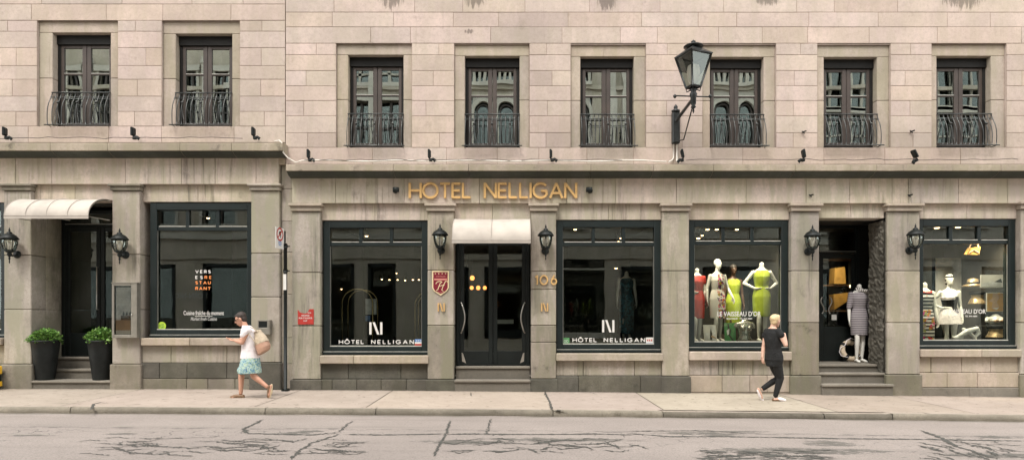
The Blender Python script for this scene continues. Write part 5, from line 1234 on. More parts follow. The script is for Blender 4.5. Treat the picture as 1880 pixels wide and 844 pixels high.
# ---------------------------------------------------------------- shop mannequins (facing the street, local frame then moved)
def mannequin(px,y,zfloor,hgt,label,dress,pose='down',headless=False,yaw=0.,skin='mannequin',hair=None,scarf=None,hem=.44,sleeve=0.,top=1.5,flare=1.,collar=None,group=None):
    s=hgt/1.75; x=X(px,y); o=empty('mannequin',(x,y,zfloor),label,'mannequin'); R=Matrix.Rotation(yaw,3,'Z')
    def T(a,b,c): return V((x,y,zfloor))+R@(V((a,b,c))*s)
    def D(a,b,c): return R@(V((a,b,c))*s)
    B=Blob(); L=D(1,0,0); Fv=D(0,1,0)
    B.loft([(T(0,0,.80),L*.13,Fv*.09),(T(0,0,.90),L*.17,Fv*.115),(T(0,0,1.0),L*.15,Fv*.10),(T(0,0,1.10),L*.115,Fv*.085),(T(0,-.01,1.22),L*.14,Fv*.105),(T(0,-.015,1.30),L*.155,Fv*.115),(T(0,0,1.40),L*.165,Fv*.085),(T(0,0,1.45),L*.10,Fv*.06),(T(0,0,1.485),L*.05,Fv*.05)])
    B.limb([T(0,0,1.46),T(0,-.01,1.55)],[.048*s,.046*s])
    if not headless: head(B,T(0,-.02,1.645),D(.12 if pose!='hips' else 0,-1,0),.97*s,ears=False)
    arms={'down':[((.205,0,1.10),(.225,-.05,.86),(0,-.1,-1)),((-.205,0,1.10),(-.225,-.05,.86),(0,-.1,-1))],
          'hips':[((.33,.06,1.17),(.15,-.07,1.06),(-1,-.3,-.1)),((-.33,.06,1.17),(-.15,-.07,1.06),(1,-.3,-.1))],
          'onehip':[((.20,.02,1.10),(.22,-.06,.86),(0,-.1,-1)),((-.33,.06,1.17),(-.15,-.08,1.06),(1,-.3,-.1))],
          'turn':[((.25,.0,1.13),(.27,-.16,.93),(.1,-.3,-.9)),((-.23,.03,1.12),(-.25,-.02,.88),(0,-.1,-1))]}[pose]
    for sg,(e,w,d) in zip((1,-1),arms):
        s0=T(.165*sg,0,1.39); e0=T(*e); w0=T(*w)
        B.limb([s0,s0.lerp(e0,.5),e0],[.046*s,.038*s,.034*s]); B.limb([e0,e0.lerp(w0,.3),w0],[.034*s,.033*s,.022*s]); hand(B,w0,D(*d),D(-.8*sg,-.1,0),sg,.9*s,.35)
    for sg,st in ((1,.03),(-1,-.05)):
        hip=T(.085*sg,0,.86); kn=T(.075*sg,st-.03,.47); an=T(.075*sg,st,.09); leg(B,hip,kn,an,T(.095*sg,st-.15,.018),s,r=(.078,.05,.05,.048,.028),heel=T(.075*sg,st+.03,.035))
    B.build('body',skin,o,.010,2)
    if dress:
        B=Blob(); fl=flare
        rr=[(hem,.165*fl,.125*fl),(hem+.05,.168*fl,.128*fl)]
        if hem<.7: rr.append((.72,.176*(1+(fl-1)*.5),.13*(1+(fl-1)*.5)))
        rr+=[(.90,.182,.125),(1.0,.162,.11),(1.10,.13,.097),(1.22,.152,.118),(1.30,.168,.127),(1.38,.165,.10),(1.43,.12,.075)]
        if top<1.4: rr=[q for q in rr if q[0]<=top]
        B.loft([(T(0,-.008,z),L*a,Fv*b) for z,a,b in rr],26)
        if sleeve:
            for sg,(e,w,d) in zip((1,-1),arms):
                s0=T(.165*sg,0,1.385); e0=T(*e); q=s0.lerp(e0,min(1,sleeve)); B.limb([s0,q],[.056*s,.05*s])
                if sleeve>1: B.limb([q,e0.lerp(T(*w),sleeve-1)],[.05*s,.04*s])
        dr=B.build('dress',dress,o,.009,1)
        # origin at the mannequin's base keeps the pattern in place
    if hair:
        B=Blob(); c=T(0,-.02,1.645); B.ell(c+D(0,.02,.045),(.083*s,.095*s,.085*s),D(0,-1,0)); B.ell(c+D(0,.05,-.04),(.075*s,.05*s,.10*s),D(0,-1,0)); B.build('hair',hair,o,.010,1)
    if collar:
        B=Blob(); 
        for k in range(14):
            a=2*math.pi*k/14; B.ell(T(.10*math.cos(a),-.02+.085*math.sin(a),1.42-.03*math.sin(a)*-1),(.03*s,.03*s,.022*s))
        B.build('necklace',collar,o,.010,0)
    if scarf:
        B=Blob(); B.loft([(T(0,0,1.44),L*.09,Fv*.085),(T(0,0,1.50),L*.075,Fv*.07),(T(0,0,1.52),L*.06,Fv*.06)]); B.limb([T(.02,-.06,1.46),T(.10,-.09,1.45),T(.18,-.07,1.40)],[.03*s,.045*s,.03*s]); B.build('scarf',scarf,o,.009,1)
    return o
FC=glC-.02
mannequin(1279,.95,FC,1.72,'headless mannequin in a red skirt suit at the left edge of the boutique window','cloth_red','onehip',True,yaw=.25,hem=.50,sleeve=.35,top=1.5)
mannequin(1317,.95,FC,1.76,'white mannequin with a head in a white dress with a bright floral side','floral_cloth','turn',False,yaw=.25,hem=.49)
mannequin(1346,1.75,FC-.05,1.74,'dark-skinned mannequin with black hair in a lime dress, behind the floral dress','cloth_lime','down',False,skin='dark_skin',hair='hair_dark',hem=.42)
mannequin(1398,.95,FC,1.86,'headless white mannequin, hands on hips, in a bright lime dress','cloth_lime','hips',True,hem=.50)
mannequin(1577,.92,.514,1.83,'headless white mannequin in a narrow grey striped dress on the boutique doorstep','stripe_fine','down',True,hem=.55,sleeve=.95,scarf='stripe_scarf')
FD=glD-.02
mannequin(1697,.9,FD-.55,1.95,'mannequin in a long striped frock with red blooms, left edge of right boutique window','beach_cloth','down',True,hem=.30,collar='cloth_red')
mannequin(1743,.9,FD-.40,1.78,'white mannequin, hand on hip, in black banded top and pale skirt','cloth_black','onehip',False,hem=.78,yaw=-.3,top=1.33,hair='stripe_bold')
mannequin(1150,1.9,.95,1.72,'dim figure form in a long blue patterned gown inside the hotel window','blue_print_cloth','down',True,hem=.15)
# pale skirt of the second mannequin as a garment part
mq=[q for q in COL.objects if q.get('label','').startswith('white mannequin, hand on hip')][0]
def TT(a,b,c,s=1.78/1.75): return V(mq.location)+Matrix.Rotation(-.3,3,'Z')@(V((a,b,c))*s)
B=Blob(); B.loft([(TT(0,0,.72),V((.25,0,0)),V((0,.19,0))),(TT(0,0,.90),V((.215,0,0)),V((0,.155,0))),(TT(0,0,1.0),V((.18,0,0)),V((0,.125,0))),(TT(0,0,1.09),V((.142,0,0)),V((0,.106,0)))]); B.build('skirt','cloth_white',mq,.01,1)
B=Blob(); B.loft([(TT(0,-.008,1.225),V((.163,0,0)),V((0,.127,0))),(TT(0,-.008,1.30),V((.178,0,0)),V((0,.137,0)))]); B.build('top_panel','cloth_white',mq,.01,1)
# torso bust, framed photo, small figure card
o=empty('torso_form',(X(1367,.7),.7,FC),'shiny silver headless torso form standing on the window floor','torso form')
B=Blob(); c=V((X(1367,.7),.7,FC)); L=V((1,0,0)); Fv=V((0,1,0))
B.loft([(c+V((0,0,z)),L*a,Fv*b) for z,a,b in ((.0,.13,.09),(.05,.145,.10),(.14,.11,.085),(.24,.14,.10),(.33,.165,.11),(.40,.17,.08),(.43,.10,.06),(.46,.055,.05))]); B.ell(c+V((-.065,-.08,.29)),(.055,.05,.05)); B.ell(c+V((.065,-.08,.29)),(.055,.05,.05)); B.limb([c+V((-.15,0,.37)),c+V((-.185,0,.33))],[.05,.045]); B.limb([c+V((.15,0,.37)),c+V((.185,0,.33))],[.05,.045])
B.build('torso','silver',o,.009,2)
def card(px,y,z,w,h,label,cat,name,base,shapes,tilt=.18,legs=False,mats=('photo_pale','photo_grey','photo_dark','photo_tan')):
    # framed picture: base colour plus simple printed shapes (u0,v0,u1,v1,mat index)
    x=X(px,y); o=empty(name,(x,y,z),label,cat); mb=MB()
    def q(u,v,d=0.): return (x-w/2+w*u,y+h*v*tilt-d,z+h*v)
    mb.mesh([q(0,0),q(1,0),q(1,1),q(0,1),q(0,0,-.015),q(1,0,-.015),q(1,1,-.015),q(0,1,-.015)],[(0,1,2,3),(7,6,5,4),(0,4,5,1),(2,6,7,3),(1,5,6,2),(3,7,4,0)],0,1.,False); mb.build('frame',[mats[0]],o)
    mb=MB()
    for k,(poly,m) in enumerate(shapes): 
        pp=[q(u,v,.002+.0008*k) for u,v in poly]; ar=sum(poly[i][0]*poly[(i+1)%len(poly)][1]-poly[(i+1)%len(poly)][0]*poly[i][1] for i in range(len(poly)))
        if ar<0: pp=pp[::-1]
        mb.face(pp,m)
    mb.build('picture',list(mats),o)
    if legs:
        mb=MB(); 
        for u in (.2,.8): mb.tube([q(u,0),(x-w/2+w*u,y-.03,z-.0)],.008,5)
        mb.tube([q(.5,.8,-.01),(x,y+.16,z)],.008,5); mb.build('stand',[mats[0]],o)
    return o
def R4(a,b,c,d): return [(a,b),(c,b),(c,d),(a,d)]
card(1305,.62,FC,.27,.36,'small tilted framed photograph standing below the floral dress','picture','framed_photo',0,[(R4(.08,.1,.92,.95),1),(R4(.1,.55,.5,.93),0),([(.45,.15),(.62,.12),(.66,.5),(.58,.8),(.5,.6)],2),([(.55,.3),(.9,.2),(.88,.28),(.6,.4)],3)],.25,True)
card(1341,.75,FC,.24,.40,'card cut-out of a seated woman between the framed photograph and silver torso','picture','display_card',0,[(R4(0,0,1,1),2),([(.3,.95),(.42,.95),(.45,.75),(.62,.6),(.5,.35),(.85,.02),(.75,0),(.35,.35),(.3,.6)],0),([(.2,.6),(.45,.7),(.4,.4),(.25,.35)],1)],.12,False,('photo_dark','photo_grey','green_print','photo_tan'))
card(1825,.55,Z(528,.55),.56,.27,'wide pale beach photograph hung at the right of the right boutique window','picture','beach_photo',0,[(R4(.03,.06,.97,.94),0),([(.03,.3),(.4,.55),(.55,.5),(.75,.8),(.97,.45),(.97,.1),(.03,.1)],1),([(.5,.45),(.75,.72),(.8,.4)],2)],0.)
card(1830,.58,Z(572,.58),.43,.40,'yellow-toned photograph of a woman in a bikini below the beach photograph','picture','bikini_photo',0,[(R4(.03,.03,.97,.97),1),([(.3,.95),(.55,.97),(.6,.7),(.5,.5),(.62,.25),(.45,.05),(.25,.2),(.3,.5),(.1,.55),(.28,.7)],2),([(.3,.2),(.6,.22),(.5,.1)],0)],0.,False,('photo_pale','photo_yellow','photo_tan','photo_grey'))
card(1748,1.9,Z(590,1.9),.75,1.45,'large pale sail photograph on the back wall of the right boutique window','picture','sail_photo',0,[(R4(.02,.02,.98,.98),1),([(.05,.9),(.5,.98),(.2,.05),(.05,.05)],0),([(.5,.6),(.95,.95),(.95,.1),(.6,.1)],0)],0.)
# things shown in the right window
def vessel(px,y,z,prof,mats,name,label,cat,n=24):
    o=empty(name,(X(px,y),y,z),label,cat); return o,(X(px,y),y,z)
o,c=vessel(1794,.8,Z(558,.8),0,0,'hip_form','bronze hip-shaped display form with a dark band, below the gold bag','display form')
mb=MB(); mb.lathe([(.17,0),(.165,.02),(.13,.09),(.10,.15),(.12,.22)],c,24); mb.build('form',['bronze'],o); mb=MB(); mb.lathe([(.125,.20),(.145,.22),(.15,.26),(.13,.28)],c,24); mb.build('bikini_bottom',['cloth_black'],o)
o,c=vessel(1830,.55,Z(619,.55),0,0,'hip_form','lowest bronze hip-shaped display form, at the right edge of the boutique window','display form')
mb=MB(); mb.lathe([(.20,0),(.19,.02),(.15,.09),(.13,.15),(.15,.2)],c,24); mb.build('form',['bronze'],o); mb=MB(); mb.lathe([(.155,.18),(.175,.2),(.19,.24),(.16,.27)],c,24); mb.build('bikini_bottom',['cloth_black'],o)
o,c=vessel(1828,.62,Z(594,.62),0,0,'bust_form','pale bust-shaped display form with a dark bikini top, above the lowest bronze form','display form')
B=Blob(); c=V(c); B.loft([(c+V((0,0,z)),V((a,0,0)),V((0,b,0))) for z,a,b in ((0,.13,.08),(.06,.17,.09),(.12,.18,.08),(.16,.10,.05),(.2,.05,.04))]); B.limb([c+V((-.17,0,.11)),c+V((-.23,-.05,.06))],[.04,.03]); B.ell(c+V((-.06,-.08,.07)),(.06,.045,.045)); B.ell(c+V((.06,-.08,.07)),(.06,.045,.045)); B.build('form','mannequin',o,.009,1)
B=Blob(); B.ell(c+V((-.06,-.095,.065)),(.055,.04,.035)); B.ell(c+V((.06,-.095,.065)),(.055,.04,.035)); B.limb([c+V((-.16,-.04,.06)),c+V((0,-.10,.06)),c+V((.16,-.04,.06))],[.01,.01,.01],6); B.build('bikini_top','photo_tan',o,.007,0)
o,c=vessel(1786,.7,Z(467,.7),0,0,'handbag','yellow-gold handbag hanging high in the right boutique window','bag')
mb=MB(); x,y,z=c; mb.prism([(x-.16,z),(x+.10,z-.01),(x+.13,z+.16),(x-.08,z+.14)],y-.05,y+.05,0); mb.build('bag_body',['photo_yellow'],o); mb=MB(); mb.tube([(x-.08,y,z+.13),(x-.02,y,z+.26),(x+.08,y,z+.27),(x+.12,y,z+.15)],.012,6); mb.tube([(x-.12,y-.055,z+.03),(x-.02,y-.055,z+.09),(x+.09,y-.055,z+.03)],.01,6); mb.build('handle',['photo_tan'],o)
o,c=vessel(1778,.6,Z(625,.6)+.02,0,0,'fabric_bow','pale grey knotted beach bag on the floor of the right boutique window','bag')
B=Blob(); c=V(c); B.limb([c+V((-.22,0,.06)),c+V((-.05,-.03,.17)),c+V((.18,0,.24))],[.04,.06,.04]); B.limb([c+V((.18,0,.24)),c+V((.22,0,.14)),c+V((.1,-.02,.04))],[.04,.04,.03]); B.limb([c+V((-.1,0,.22)),c+V((.02,-.05,.12)),c+V((.12,-.03,.03))],[.035,.03,.03]); B.limb([c+V((-.3,0,.04)),c+V((-.15,0,.05))],[.035,.045]); B.build('bag_body','photo_grey',o,.01,1)
card(1826,1.5,Z(500,1.5),.62,.95,'tall pale photograph high behind the beach photograph','picture','wall_photo',0,[(R4(.03,.03,.97,.97),1),([(.1,.2),(.4,.9),(.5,.5),(.3,.1)],0),([(.6,.3),(.9,.85),(.85,.2)],2)],0.)
o,c=vessel(1786,.85,Z(524,.85),0,0,'sun_hat','bronze straw hat on a clear shelf above the bronze hip form','hat')
mb=MB(); mb.lathe([(.2,-.02),(.21,-.01),(.12,.03),(.105,.06),(.1,.13),(.05,.155),(.01,.16)],c,24); mb.build('hat_body',['bronze'],o); mb=MB(); mb.lathe([(.123,.03),(.108,.075)],c,24); mb.build('hat_band',['cloth_black'],o)
for py,lb in ((526,'upper clear shelf in the right boutique window, under the straw hat'),(597,'lower clear shelf in the right boutique window, under the pale bust form')):
    mb=MB(); a=X(1768,.9) if py==526 else X(1806,.7); b=X(1806,.9) if py==526 else X(1848,.7); z=Z(py,.8); mb.box(a,b,.5 if py==597 else .7,.95 if py==597 else 1.05,z-.012,z,0); o=mb.build('shelf',['steel']); tag(o,lb,'shelf')

# lifebuoy against the boutique door
o=empty('lifebuoy',(X(1566,1.0),1.0,.5),'cream lifebuoy with dark bands and a rope leaning beside the doorway mannequin','lifebuoy')
cx,cy,cz=X(1563,1.0),1.03,.518+.235; R_=.175; mb=MB(); pts=[(cx+R_*math.cos(math.pi*2*k/36),cy+.12*math.sin(math.pi*2*k/36)*.5,cz+R_*math.sin(math.pi*2*k/36)) for k in range(36)]
mb.tube(pts,.055,14,closed=True); mb.build('ring',['canvas'],o)
mb=MB()
for k in (5,14,23,32): mb.tube([pts[k-1],pts[k],pts[(k+1)%36]],.058,14)
mb.build('band',['cloth_black'],o)
mb=MB()
for k in (5,14,23,32):
    a=math.pi*2*(k+4.5)/36; mb.tube([tuple(V(pts[k])+V((0,-.06,0))),(cx+.25*math.cos(a-.35),cy-.05,cz+.25*math.sin(a-.35)),(cx+.27*math.cos(a),cy-.05,max(.51,cz+.27*math.sin(a))),(cx+.25*math.cos(a+.35),cy-.05,max(.51,cz+.25*math.sin(a+.35))),tuple(V(pts[(k+9)%36])+V((0,-.06,0)))],.008,5)
mb.build('rope',['cloth_white'],o)
# ---------------------------------------------------------------- lamps inside
spot0=None
def lampset(L,ceil,label,group,size=.035,mat='lamp_warm'):
    first=None
    for px,py,y in L:
        if first is None:
            o=empty('ceiling_spotlight',(0,0,0),label,'ceiling light',group)
            mb=MB(); mb.lathe([(size*1.0,0),(size*1.35,.02),(size*1.3,.09),(size*.5,.12)],(0,0,0),12); mb.tube([(0,0,.11),(0,0,.25)],.008,5); mb.build('can',['black_paint'],o)
            mb=MB(); mb.lathe([(size*.2,-.016),(size*.7,-.012),(size*.95,.004),(size*.95,.006)],(0,0,-.002),12); mb.build('bulb',[mat],o); first=o
        else: o=copy_tree(first)
        o.location=(X(px,y),y,Z(py,y))
lampset([(1282,437,.9),(1288,432,.9),(1299,421,1.0),(1316,421,1.1),(1353,421,1.2),(1421,438,1.6)],0,'small warm spotlight under the ceiling of the window with the lime dresses','spotlights over the lime dresses',.045)
lampset([(1720,418,1.),(1759,417,.9)],0,'warm downlight under the ceiling of the right boutique window','downlights in the right boutique window',.06)
lampset([(382,400,1.4),(428,383,1.4)],0,'warm spotlight high behind the top panes of the restaurant window','spotlights at the top of the restaurant window',.04)
lampset([(324,490,3.2),(328,476,3.2),(343,476,3.2),(370,480,3.2)],0,'small warm lamp deep inside the restaurant, seen left of the window lettering','lamps deep inside the restaurant',.04)
lampset([(638,415,1.3),(673,433,1.6)],0,'warm spotlight behind the top panes of the left hotel window','spotlights at the top of the left hotel window',.04)
lampset([(701,512,3.4),(715,513,3.4),(730,513,3.4),(744,514,3.4),(758,513,3.4),(769,513,3.4)],0,'small warm lamp in the level row inside the left hotel window','row of lamps inside the left hotel window',.026)
lampset([(610,525,2.),(627,530,2.),(728,501,3.)],0,'tiny warm lamp scattered inside the left hotel window, outside the level row','loose lamps inside the left hotel window',.02)
lampset([(1056,421,1.4),(1130,447,1.1),(1134,443,1.1),(1138.5,437,1.1),(1131,492,2.4)],0,'warm spotlight inside the right hotel window','spotlights inside the right hotel window',.04)
# amber lamps seen through the hotel door and boutique door
def pend(name,px,py,y,label,s,mat,group=None):
    x,z=X(px,y),Z(py,y); o=empty(name,(x,y,z),label,'lamp',group); mb=MB(); mb.lathe([(s*.5,-s),(s,-s*.3),(s*.9,s*.5),(s*.4,s)],(x,y,z),12); mb.build('lamp_shade',[mat],o)
    mb=MB(); mb.tube([(x,y,z+s),(x,y,z+s+.35)],.006,5); mb.build('cord',['rubber'],o)
for px,py,s in ((867,510,.055),(866,528,.045),(878,528,.05),(890,528,.045)): pend('amber_lamp',px,py,2.6,'dim amber lamp glowing inside the left leaf of the hotel door',s,'lamp_orange','amber lamps behind the hotel door')
pend('pendant_lamp',1564,525,1.9,'warm lamp glowing behind the boutique door glass, beside the striped mannequin',.05,'lamp_warm')
o=empty('shelf_unit',(X(1535,2.4),2.4,.5),'warm-lit shelf of yellow bags behind the boutique door glass','shelf')
x=X(1535,2.4); mb=MB(); 
for z in (1.0,1.6,2.2,2.8): mb.box(x-.5,x+.5,2.3,2.65,z,z+.03,0)
mb.box(x-.53,x-.5,2.3,2.65,.5,2.9,0); mb.box(x+.5,x+.53,2.3,2.65,.5,2.9,0); mb.build('shelf_frame',['wood'],o)
mb=MB(); mb.prism([(x-.12,2.25),(x+.16,2.25),(x+.13,2.65),(x-.1,2.62)],2.25,2.5,0); mb.prism([(x-.1,1.64),(x+.3,1.9),(x+.28,2.05),(x-.12,2.0)],2.28,2.5,0); mb.build('goods',['photo_yellow'],o)
# notices inside the glass
for nm,px0,px1,py0,py1,y,m,lb in (('notice_sheet',671,691,548,577,1.1,'photo_grey','grey notice sheet standing inside the left hotel window'),('notice_sheet',671,680,579,589,1.09,'blue_print','small blue notice under the grey sheet in the left hotel window'),('notice_sheet',1527,1536,577,587,1.14,'grey_print','small white notice on the boutique door glass'),('notice_sheet',913,943,586,594,.9,'grey_print','stack of white papers seen through the right leaf of the hotel door')):
    mb=MB(); mb.box(X(px0,y),X(px1,y),y,y+.01,Z(py1,y),Z(py0,y)); o=mb.build(nm,[m]); tag(o,lb,'notice')
# luggage trolleys with brass hoops
def trolley(x,y,z,label):
    o=empty('luggage_trolley',(0,0,0),label,'luggage trolley','brass luggage trolleys inside the left hotel window'); mb=MB()
    for yy in (0,.5): mb.tube([(0,yy,.25)]+[(.0+.0,yy,1.1)]+[(.33-.33*math.cos(math.radians(a)),yy,1.1+.3*math.sin(math.radians(a))) for a in range(15,166,15)]+[(.66,yy,1.1),(.66,yy,.25)],.016,7)
    mb.build('hoop',['brass'],o); mb=MB(); mb.box(-.05,.71,-.04,.54,.2,.26,0,1,.01); mb.build('deck',['room_brown'],o); mb=MB()
    for a in (.03,.63):
        for b in (.03,.47): mb.lathe([(.02,-.02),(.07,-.02),(.07,.02),(.02,.02)],(a,b,.09),12,rot=Matrix.Rotation(math.pi/2,3,'X'))
    mb.build('wheel',['rubber'],o); o.location=(x,y,z); return o
zf=WAfl=glC*0+Z(636,.2)
a=trolley(X(628,1.),1.,zf-.2,'brass-hooped luggage trolley at the left of the left hotel window'); b=copy_tree(a); b['label']='brass-hooped luggage trolley partly cut off at the right of the left hotel window'; b.location=(X(762,1.),1.,zf-.25)
# ================================================================ across the street (mirrored in the glass)
def opposite(name_label,x0,x1,yf,zt,mat,seed,floors,shop=True):
    B=empty('building',((x0+x1)/2,yf,0),name_label,'building'); mb=MB(); holes=[]
    for (cx,w,z0,z1,kind) in floors:
        if kind!='pil': holes.append((cx-w/2,cx+w/2,z0,z1))
    zs=sorted(set([-.2,zt]+[h[2] for h in holes]+[h[3] for h in holes]))
    for a,b in zip(zs,zs[1:]):
        hs=[(p,q) for p,q,c,d in holes if c<b-.001 and d>a+.001]
        for s,e in cut(x0,x1,hs): mb.box(s,e,yf-.35,yf,a,b,0,random.Random(seed+int(a*10)).uniform(.93,1.05))
    mb.build('wall',[mat,'mortar'],B)
    for i,(cx,w,z0,z1,kind) in enumerate(floors):
        mb=MB(); a,b=cx-w/2,cx+w/2
        if kind=='pil':
            mb.box(a,b,yf-.02,yf+.16,z0,z1,0); mb.box(a-.05,b+.05,yf-.02,yf+.2,z1-.3,z1-.15,0); mb.build('pilaster',['far_trim'],B); continue
        if kind=='arch':
            # twin round arches in a pale surround
            for c2 in (cx-w/4,cx+w/4):
                rr=w/4-.06; zc=z1-rr-.12
                mb.ribbon([(c2-rr,z0)]+arc(c2,zc,rr,rr,180,0,12)+[(c2+rr,z0)],.16,yf-.08,yf+.09,0); mb.ribbon([(c2-rr+.17,z0)]+arc(c2,zc,rr-.17,rr-.17,180,0,12)+[(c2+rr-.17,z0)],.06,yf-.2,yf-.09,1)
            mb.box(a,b,yf-.15,yf+.12,z0-.18,z0,0)
            for c2 in (cx-w/4,cx+w/4):
                rr=w/4-.06; zc=z1-rr-.12; n=10
                for k in range(n):
                    t0=math.pi*k/n; t1=math.pi*(k+1)/n; q=[(c2+rr*math.cos(t0),zc+rr*math.sin(t0)),(c2+rr*math.cos(t0),z1),(c2+rr*math.cos(t1),z1),(c2+rr*math.cos(t1),zc+rr*math.sin(t1))]
                    if k: mb.prism(q,yf-.1,yf,0,.8)
        elif kind=='rail':
            mb.box(a,b,yf-.05,yf+.25,z1-.1,z1,0); mb.box(a,b,yf-.05,yf+.25,z0-.15,z0,0)
            for q in range(9): mb.box(a+(b-a)*(q+.25)/9,a+(b-a)*(q+.75)/9,yf,yf+.15,z0,z1-.1,0)
        elif kind=='shop':
            mb.box(a,a+.12,yf-.12,yf+.04,z0,z1,2); mb.box(b-.12,b,yf-.12,yf+.04,z0,z1,2); mb.box(a,b,yf-.12,yf+.04,z1-.14,z1,2); mb.box(a,b,yf-.12,yf+.04,z0,z0+.35,2)
        elif kind=='pale':
            mb.ribbon([(a+.06,z0)]+[(a+.06,z1-.7)]+arc(a+.7,z1-.68,.62,.62,180,90,8)+[(b-.05,z1-.06)],.12,yf-.12,yf+.06,0); mb.box(a,b,yf-.12,yf+.06,z0,z0+.25,0); mb.box(a+.1,b,yf-.1,yf+.05,z1-.85,z1-.77,0)
        else:
            mb.box(a-.12,a,yf-.1,yf+.06,z0-.0,z1+.0,0); mb.box(b,b+.12,yf-.1,yf+.06,z0,z1,0); mb.box(a-.2,b+.2,yf-.1,yf+.14,z1,z1+.25,0); mb.box(a-.15,b+.15,yf-.1,yf+.14,z0-.18,z0,0); mb.box(cx-.05,cx+.05,yf-.2,yf-.12,z0,z1,0 if kind=='white' else 1); mb.box(a,b,yf-.2,yf-.12,(z0+z1)/2-.04,(z0+z1)/2+.04,0 if kind=='white' else 1)
        o=mb.build('window',['far_trim','brown_paint','black_paint'],B)
        mb=MB(); mb.face([(a,yf-.22,z0),(a,yf-.22,z1),(b,yf-.22,z1),(b,yf-.22,z0)]); mb.build('pane',['far_glass'],o)
    mb=MB(); mb.box(x0,x1,yf-9,yf-8.9,-.2,zt); mb.box(x0,x1,yf-9,yf-.3,zt,zt+.2); mb.box(x0,x1,yf-4.1,yf-4,-.2,zt); mb.build('rear_wall',['room_dark'],B)
    mb=MB(); mb.box(x0,x1,yf+.0,yf+.35,zt-.4,zt,0); mb.box(x0,x1,yf,yf+.22,4.75,5.0,0); mb.box(x0,x1,yf+.001,yf+.13,8.05,8.25,0); mb.box(x0,x1,yf+.001,yf+.13,11.2,11.35,1); mb.box(x0,x1,yf,yf+.08,3.9,4.75,1); mb.build('cornice',['far_trim','far_stone'],B)
    return B
OY=-14.55
fl=[(-18.9,.5,8.6,12.0,'sash'),(-17.6,.5,8.6,12.0,'sash'),(-18.25,.28,8.3,12.6,'pil'),(-13.9,.5,8.6,12.0,'sash'),(-12.5,.6,8.6,12.0,'sash'),(-13.2,.3,8.3,12.6,'pil'),(-15.8,.9,8.6,11.1,'sash'),(-6.0,.35,8.3,12.8,'pil'),(-11.6,1.1,8.6,11.2,'sash'),(-9.4,1.1,8.6,11.2,'sash'),(-6.55,.7,8.5,10.7,'sash'),(-5.25,1.0,8.5,10.7,'sash'),(-6.6,.9,11.5,12.4,'white'),(-5.3,.9,11.5,12.4,'white')]
for cx in (-18,-15.2,-12.6,-9.8,-7.2): fl.append((cx,1.4,5.4,7.6,'sash'))
for cx,w in ((-19.2,2.4),(-15.8,2.6),(-11.9,2.8),(-8.2,2.8),(-5.6,1.2)): fl.append((cx,w,.2,3.7,'shop'))
opposite('grey stone building across the street, seen only as a reflection in the left windows',-22,-4.5,OY,14.6,'far_stone',1,fl)
fl=[]
for cx in (-.75,2.45): fl+=[(cx,2.0,8.5,10.9,'arch'),(cx,2.0,11.5,12.1,'rail')]
fl+=[(4.3,.32,8.3,12.8,'pil'),(4.85,.2,8.3,12.8,'pil'),(.9,.3,8.3,12.8,'pil'),(5.9,1.3,8.6,11.1,'sash'),(-3.3,.9,8.6,11.2,'sash')]
for cx in (-3.3,-.75,2.3,5.9): fl.append((cx,1.4,5.4,7.5,'sash'))
for cx,w,k in ((-2.9,2.0,'shop'),(3.0,2.0,'pale'),(-.2,2.0,'shop'),(5.9,2.4,'shop')): fl.append((cx,w,.5,4.3 if k=='pale' else 3.6,k))
opposite('arcaded stone building across the street, seen only as a reflection in the middle windows',-4.5,7.6,OY,13.6,'far_stone',2,fl)
fl=[(9.6,2.1,8.5,10.9,'arch'),(9.6,2.1,11.5,12.1,'rail'),(9.6,1.6,5.4,7.5,'sash')]
for cx in (13.8,15.2,18.5,19.9,22.): fl+=[(cx,1.05,8.3,10.2,'white'),(cx,1.05,10.5,12.3,'white'),(cx,1.05,5.4,7.4,'white')]
for cx,w in ((9.5,2.6),(13.4,3.),(17.5,3.),(21.5,2.6)): fl.append((cx,w,.2,3.6,'shop'))
opposite('pale building across the street, seen only as a reflection in the right windows',7.6,26,OY,13.,'far_trim',3,fl)
o=text('shop_sign','BORN-NEO',-14.55,-13.15,2.2,2.45,OY+.02,'grey_print',None,bold=.02,facing=1); tag(o,'small pale shop sign across the street, mirrored in the restaurant window','sign')
# ================================================================ light
for nm,px,y,z,tx,ty,tz,pw,sz in (('spot',1300,.5,3.35,1317,1.1,1.8,95,.06),('spot',1400,.5,3.35,1398,1.1,1.8,95,.06),('spot',1350,1.3,3.3,1346,1.9,1.8,70,.06),('spot',1735,.45,3.35,1745,1.,1.8,120,.06),('spot',1810,.45,3.35,1825,.7,1.8,95,.06),('spot',1700,.45,3.35,1697,1.,1.8,70,.06),('spot',1535,1.6,2.95,1535,2.4,1.9,30,.05)):
    l=bpy.data.lights.new('shop_spot','SPOT'); l.energy=pw*1.; l.color=(1.,.84,.62); l.spot_size=math.radians(85); l.spot_blend=.8; l.shadow_soft_size=sz
    o=bpy.data.objects.new('shop_spot',l); COL.objects.link(o); o.location=(X(px,y),y,z); d=V((X(tx,ty),ty,tz))-o.location; o.rotation_euler=d.to_track_quat('-Z','Y').to_euler()
EL,AZ=math.radians(58),math.radians(200)   # soft overcast light from high behind the camera, slightly left
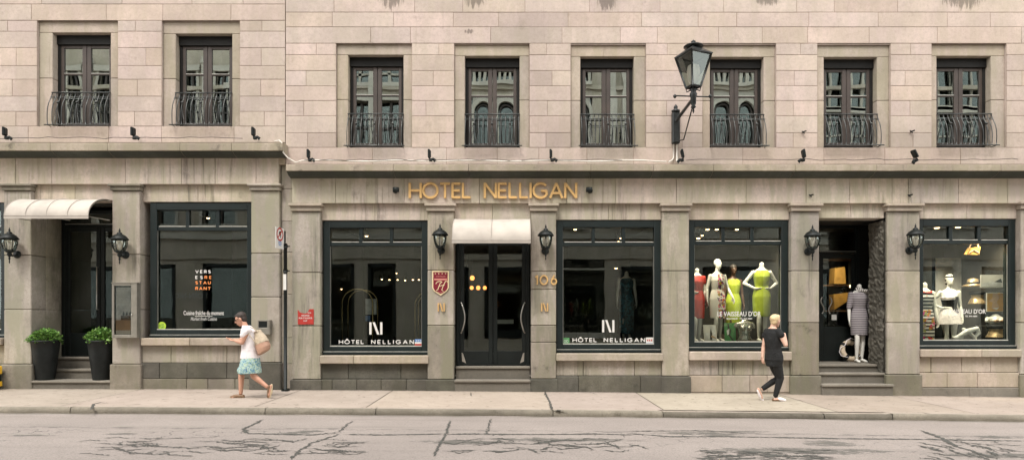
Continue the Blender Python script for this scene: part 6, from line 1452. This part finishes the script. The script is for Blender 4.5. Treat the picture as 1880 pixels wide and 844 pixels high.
sd=V((-.30,-.75,0)).normalized()*math.cos(EL)+V((0,0,math.sin(EL)))
l=bpy.data.lights.new('sun','SUN'); l.energy=1.3; l.angle=math.radians(16); l.color=(1.,.95,.88); so=bpy.data.objects.new('sun',l); COL.objects.link(so); so.rotation_euler=(-sd).to_track_quat('-Z','Y').to_euler(); so.location=(0,-5,20)
w=bpy.data.worlds.new('World'); sc.world=w; w.use_nodes=True; nt=w.node_tree; bg=nt.nodes['Background']
sky=nt.nodes.new('ShaderNodeTexSky'); sky.sky_type='NISHITA'; sky.sun_disc=False; sky.sun_elevation=EL; sky.sun_rotation=math.atan2(sd.x,sd.y); sky.air_density=1.; sky.dust_density=4.; sky.ozone_density=.6
mx=nt.nodes.new('ShaderNodeMix'); mx.data_type='RGBA'; tc=nt.nodes.new('ShaderNodeTexCoord'); nz=nt.nodes.new('ShaderNodeTexNoise'); nz.inputs['Scale'].default_value=2.5; nz.inputs['Detail'].default_value=6
mr=nt.nodes.new('ShaderNodeMapRange'); mr.inputs['From Min'].default_value=.3; mr.inputs['From Max'].default_value=.6; mr.inputs['To Min'].default_value=.72; mr.inputs['To Max'].default_value=.95
nt.links.new(tc.outputs['Generated'],nz.inputs['Vector']); nt.links.new(nz.outputs['Fac'],mr.inputs['Value']); nt.links.new(mr.outputs[0],mx.inputs[0]); nt.links.new(sky.outputs[0],mx.inputs[6]); mx.inputs[7].default_value=(11.2,11.1,10.9,1)
nt.links.new(mx.outputs[2],bg.inputs['Color']); bg.inputs['Strength'].default_value=.12
sc.view_settings.view_transform='Standard'; sc.view_settings.look='None'; sc.view_settings.exposure=EXPO; sc.view_settings.gamma=1; sc.view_settings.use_curve_mapping=False
cam=bpy.data.cameras.new('camera'); co=bpy.data.objects.new('camera',cam); COL.objects.link(co); co.location=(0,-D,H); co.rotation_euler=(math.pi/2,0,0)
cam.sensor_width=36; cam.lens=F/1880*36; cam.shift_y=(HY-422)/1880; cam.clip_end=500; cam.clip_start=.05; sc.camera=co
sc.render.resolution_x=1024; sc.render.resolution_y=459
